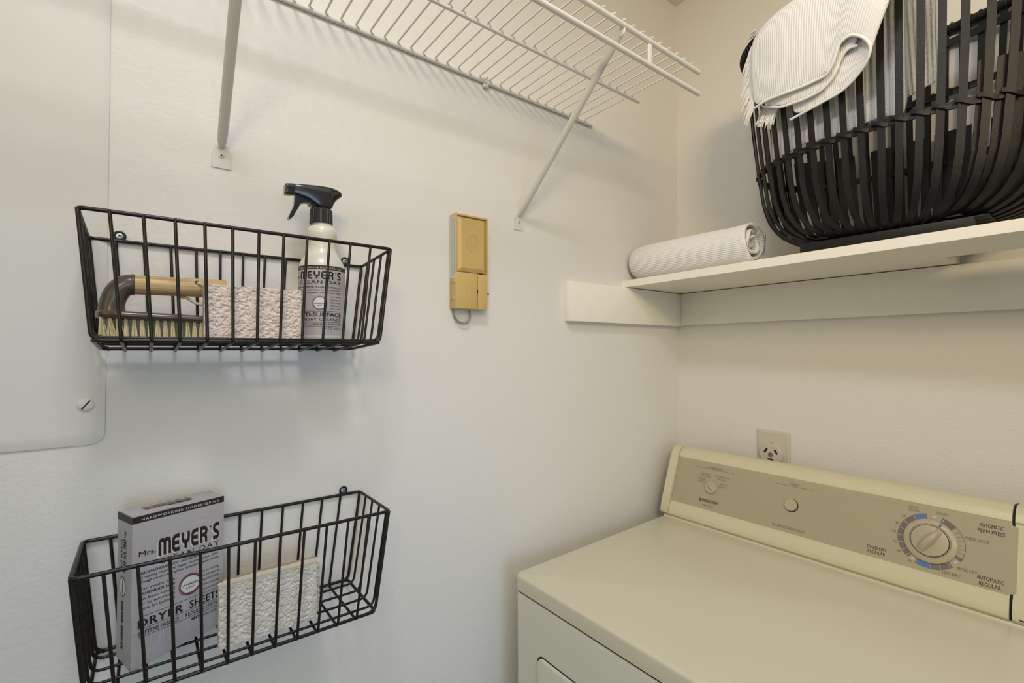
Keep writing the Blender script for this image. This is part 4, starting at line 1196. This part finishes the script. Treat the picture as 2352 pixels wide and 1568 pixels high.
def fringe(p0, p1, n, length, direc, seed, curl=.3):
    rnd = random.Random(seed); mb = MB()
    for i in range(n):
        f = (i + rnd.random() * .5) / n; p = Vector(p0).lerp(Vector(p1), f); L = length * rnd.uniform(.75, 1.15)
        d = (Vector(direc) + Vector((rnd.uniform(-.12, .12), rnd.uniform(-.18, .18), rnd.uniform(-.15, .15)))).normalized()
        g_ = Vector((0, 0, -1)); pts = [p]
        for k in range(4):
            d = (d + g_ * curl * .35 + Vector((rnd.uniform(-.1, .1), rnd.uniform(-.1, .1), 0))).normalized(); pts.append(pts[-1] + d * L / 4)
        mb.tube(pts, [.0014, .0013, .0011, .0009, .0006], 5)
    return mb.build('fringe', M['fringe'], t, kind='stuff', smooth=60)


a_, b_ = Vector(A_[0][0]), Vector(A_[0][1])
fringe(a_ + Vector((.002, .0, -.004)), b_, 80, .034, (.30, .70, -.45), 1, .55)
fringe((.8810, .4030, .4385), (.866, .3720, .4180), 30, .030, (.02, .45, -.55), 2, .7)
fringe((.905, .425, .602), (.915, .435, .598), 5, .012, (.1, .9, .1), 3)

t = thing('folded_towel', 'folded white wide-ribbed towel inside the laundry basket behind its ribs', 'towel', (.93, .28, .335))
fr = []
for k in range(22):
    y_ = .1985 + (.402 - .1985) * k / 21
    # follow the inside of the ribs
    s_ = (y_ - LC.y) / .205; x_ = LC.x - .117 * max(.04, 1 - abs(s_) ** 2.5) ** .4
    fr.append((x_, y_))
top = [Vector((x_ + .0, y_, .57)) for x_, y_ in fr]; bot = [Vector((x_ + .001, y_, .344 - .0 + .004 * math.sin(y_ * 60))) for x_, y_ in fr]
sheet(lerp_rows(top, bot, 6), 'front_fold', M['towel_in'], t, .006)
sheet([[a + Vector((.010, 0, 0)) for a in r] for r in lerp_rows(top, [b + Vector((0, 0, .008)) for b in bot], 4)], 'inner_fold', M['towel_in'], t, .006)
F0 = [Vector(p) for p in ([.955, .245, .574], [.950, .222, .574], [.945, .195, .560], [.95, .172, .545])]
F1 = [Vector(p) for p in ([.958, .235, .392], [.950, .213, .397], [.945, .192, .400], [.95, .1715, .4057])]
sheet(lerp_rows(F0, F1, 4, lambda q, j: Vector((.006 * math.sin(3 * j + 4 * q), 0, 0))), 'loose_flap', M['towel_in'], t, .005)
# rolled towel
RC = Vector((.952, 0, .2125)); y0r, y1r = .741, .4535
t = thing('rolled_towel', 'rolled white ribbed towel lying on the shelf beside the laundry basket', 'towel', (RC.x, .60, .166))
NS, NA = 3.25, 260
rows = []
Ys = [y0r, y0r - .004, y0r - .012, y0r - .028, y0r - .06, .60, .54, .50, .475, .462, y1r]
Sc = [.62, .82, .93, .99, 1.0, 1.0, .985, .965, .985, 1.01, 1.015]
th0 = math.radians(-60)
for Y_, s_ in zip(Ys, Sc):
    r_ = []
    for k in range(NA + 1):
        f = k / NA; th = f * NS * 2 * PI
        R_ = .006 + (.0455 - .006) * (th / (NS * 2 * PI)) ** .92
        wob = 1 + .05 * math.sin(th * 1.0 + 1.3) * (1 - f) + .02 * math.sin(3 * th)
        x_ = R_ * wob * math.cos(th + th0) * s_; z_ = R_ * wob * math.sin(th + th0) * s_ * .99
        p = RC + Vector((x_, 0, z_)); p.y = Y_ + (.004 * math.sin(th * 1.7) if Y_ == y1r else 0) + (.007 * (1 - f) if Y_ == y1r else 0)
        p.z = max(p.z, .1685)
        r_.append(p)
    rows.append(r_)
o = sheet(rows, 'towel_roll', M['roll'], t, .0052, 0)
MB().lathe([(.022, 0), (.026, .001), (.022, .0015), (.002, .0015)], RC + Vector((0, y0r - .004, 0)), (0, 1, 0), 30).build('roll_end', M['fringe'], t)
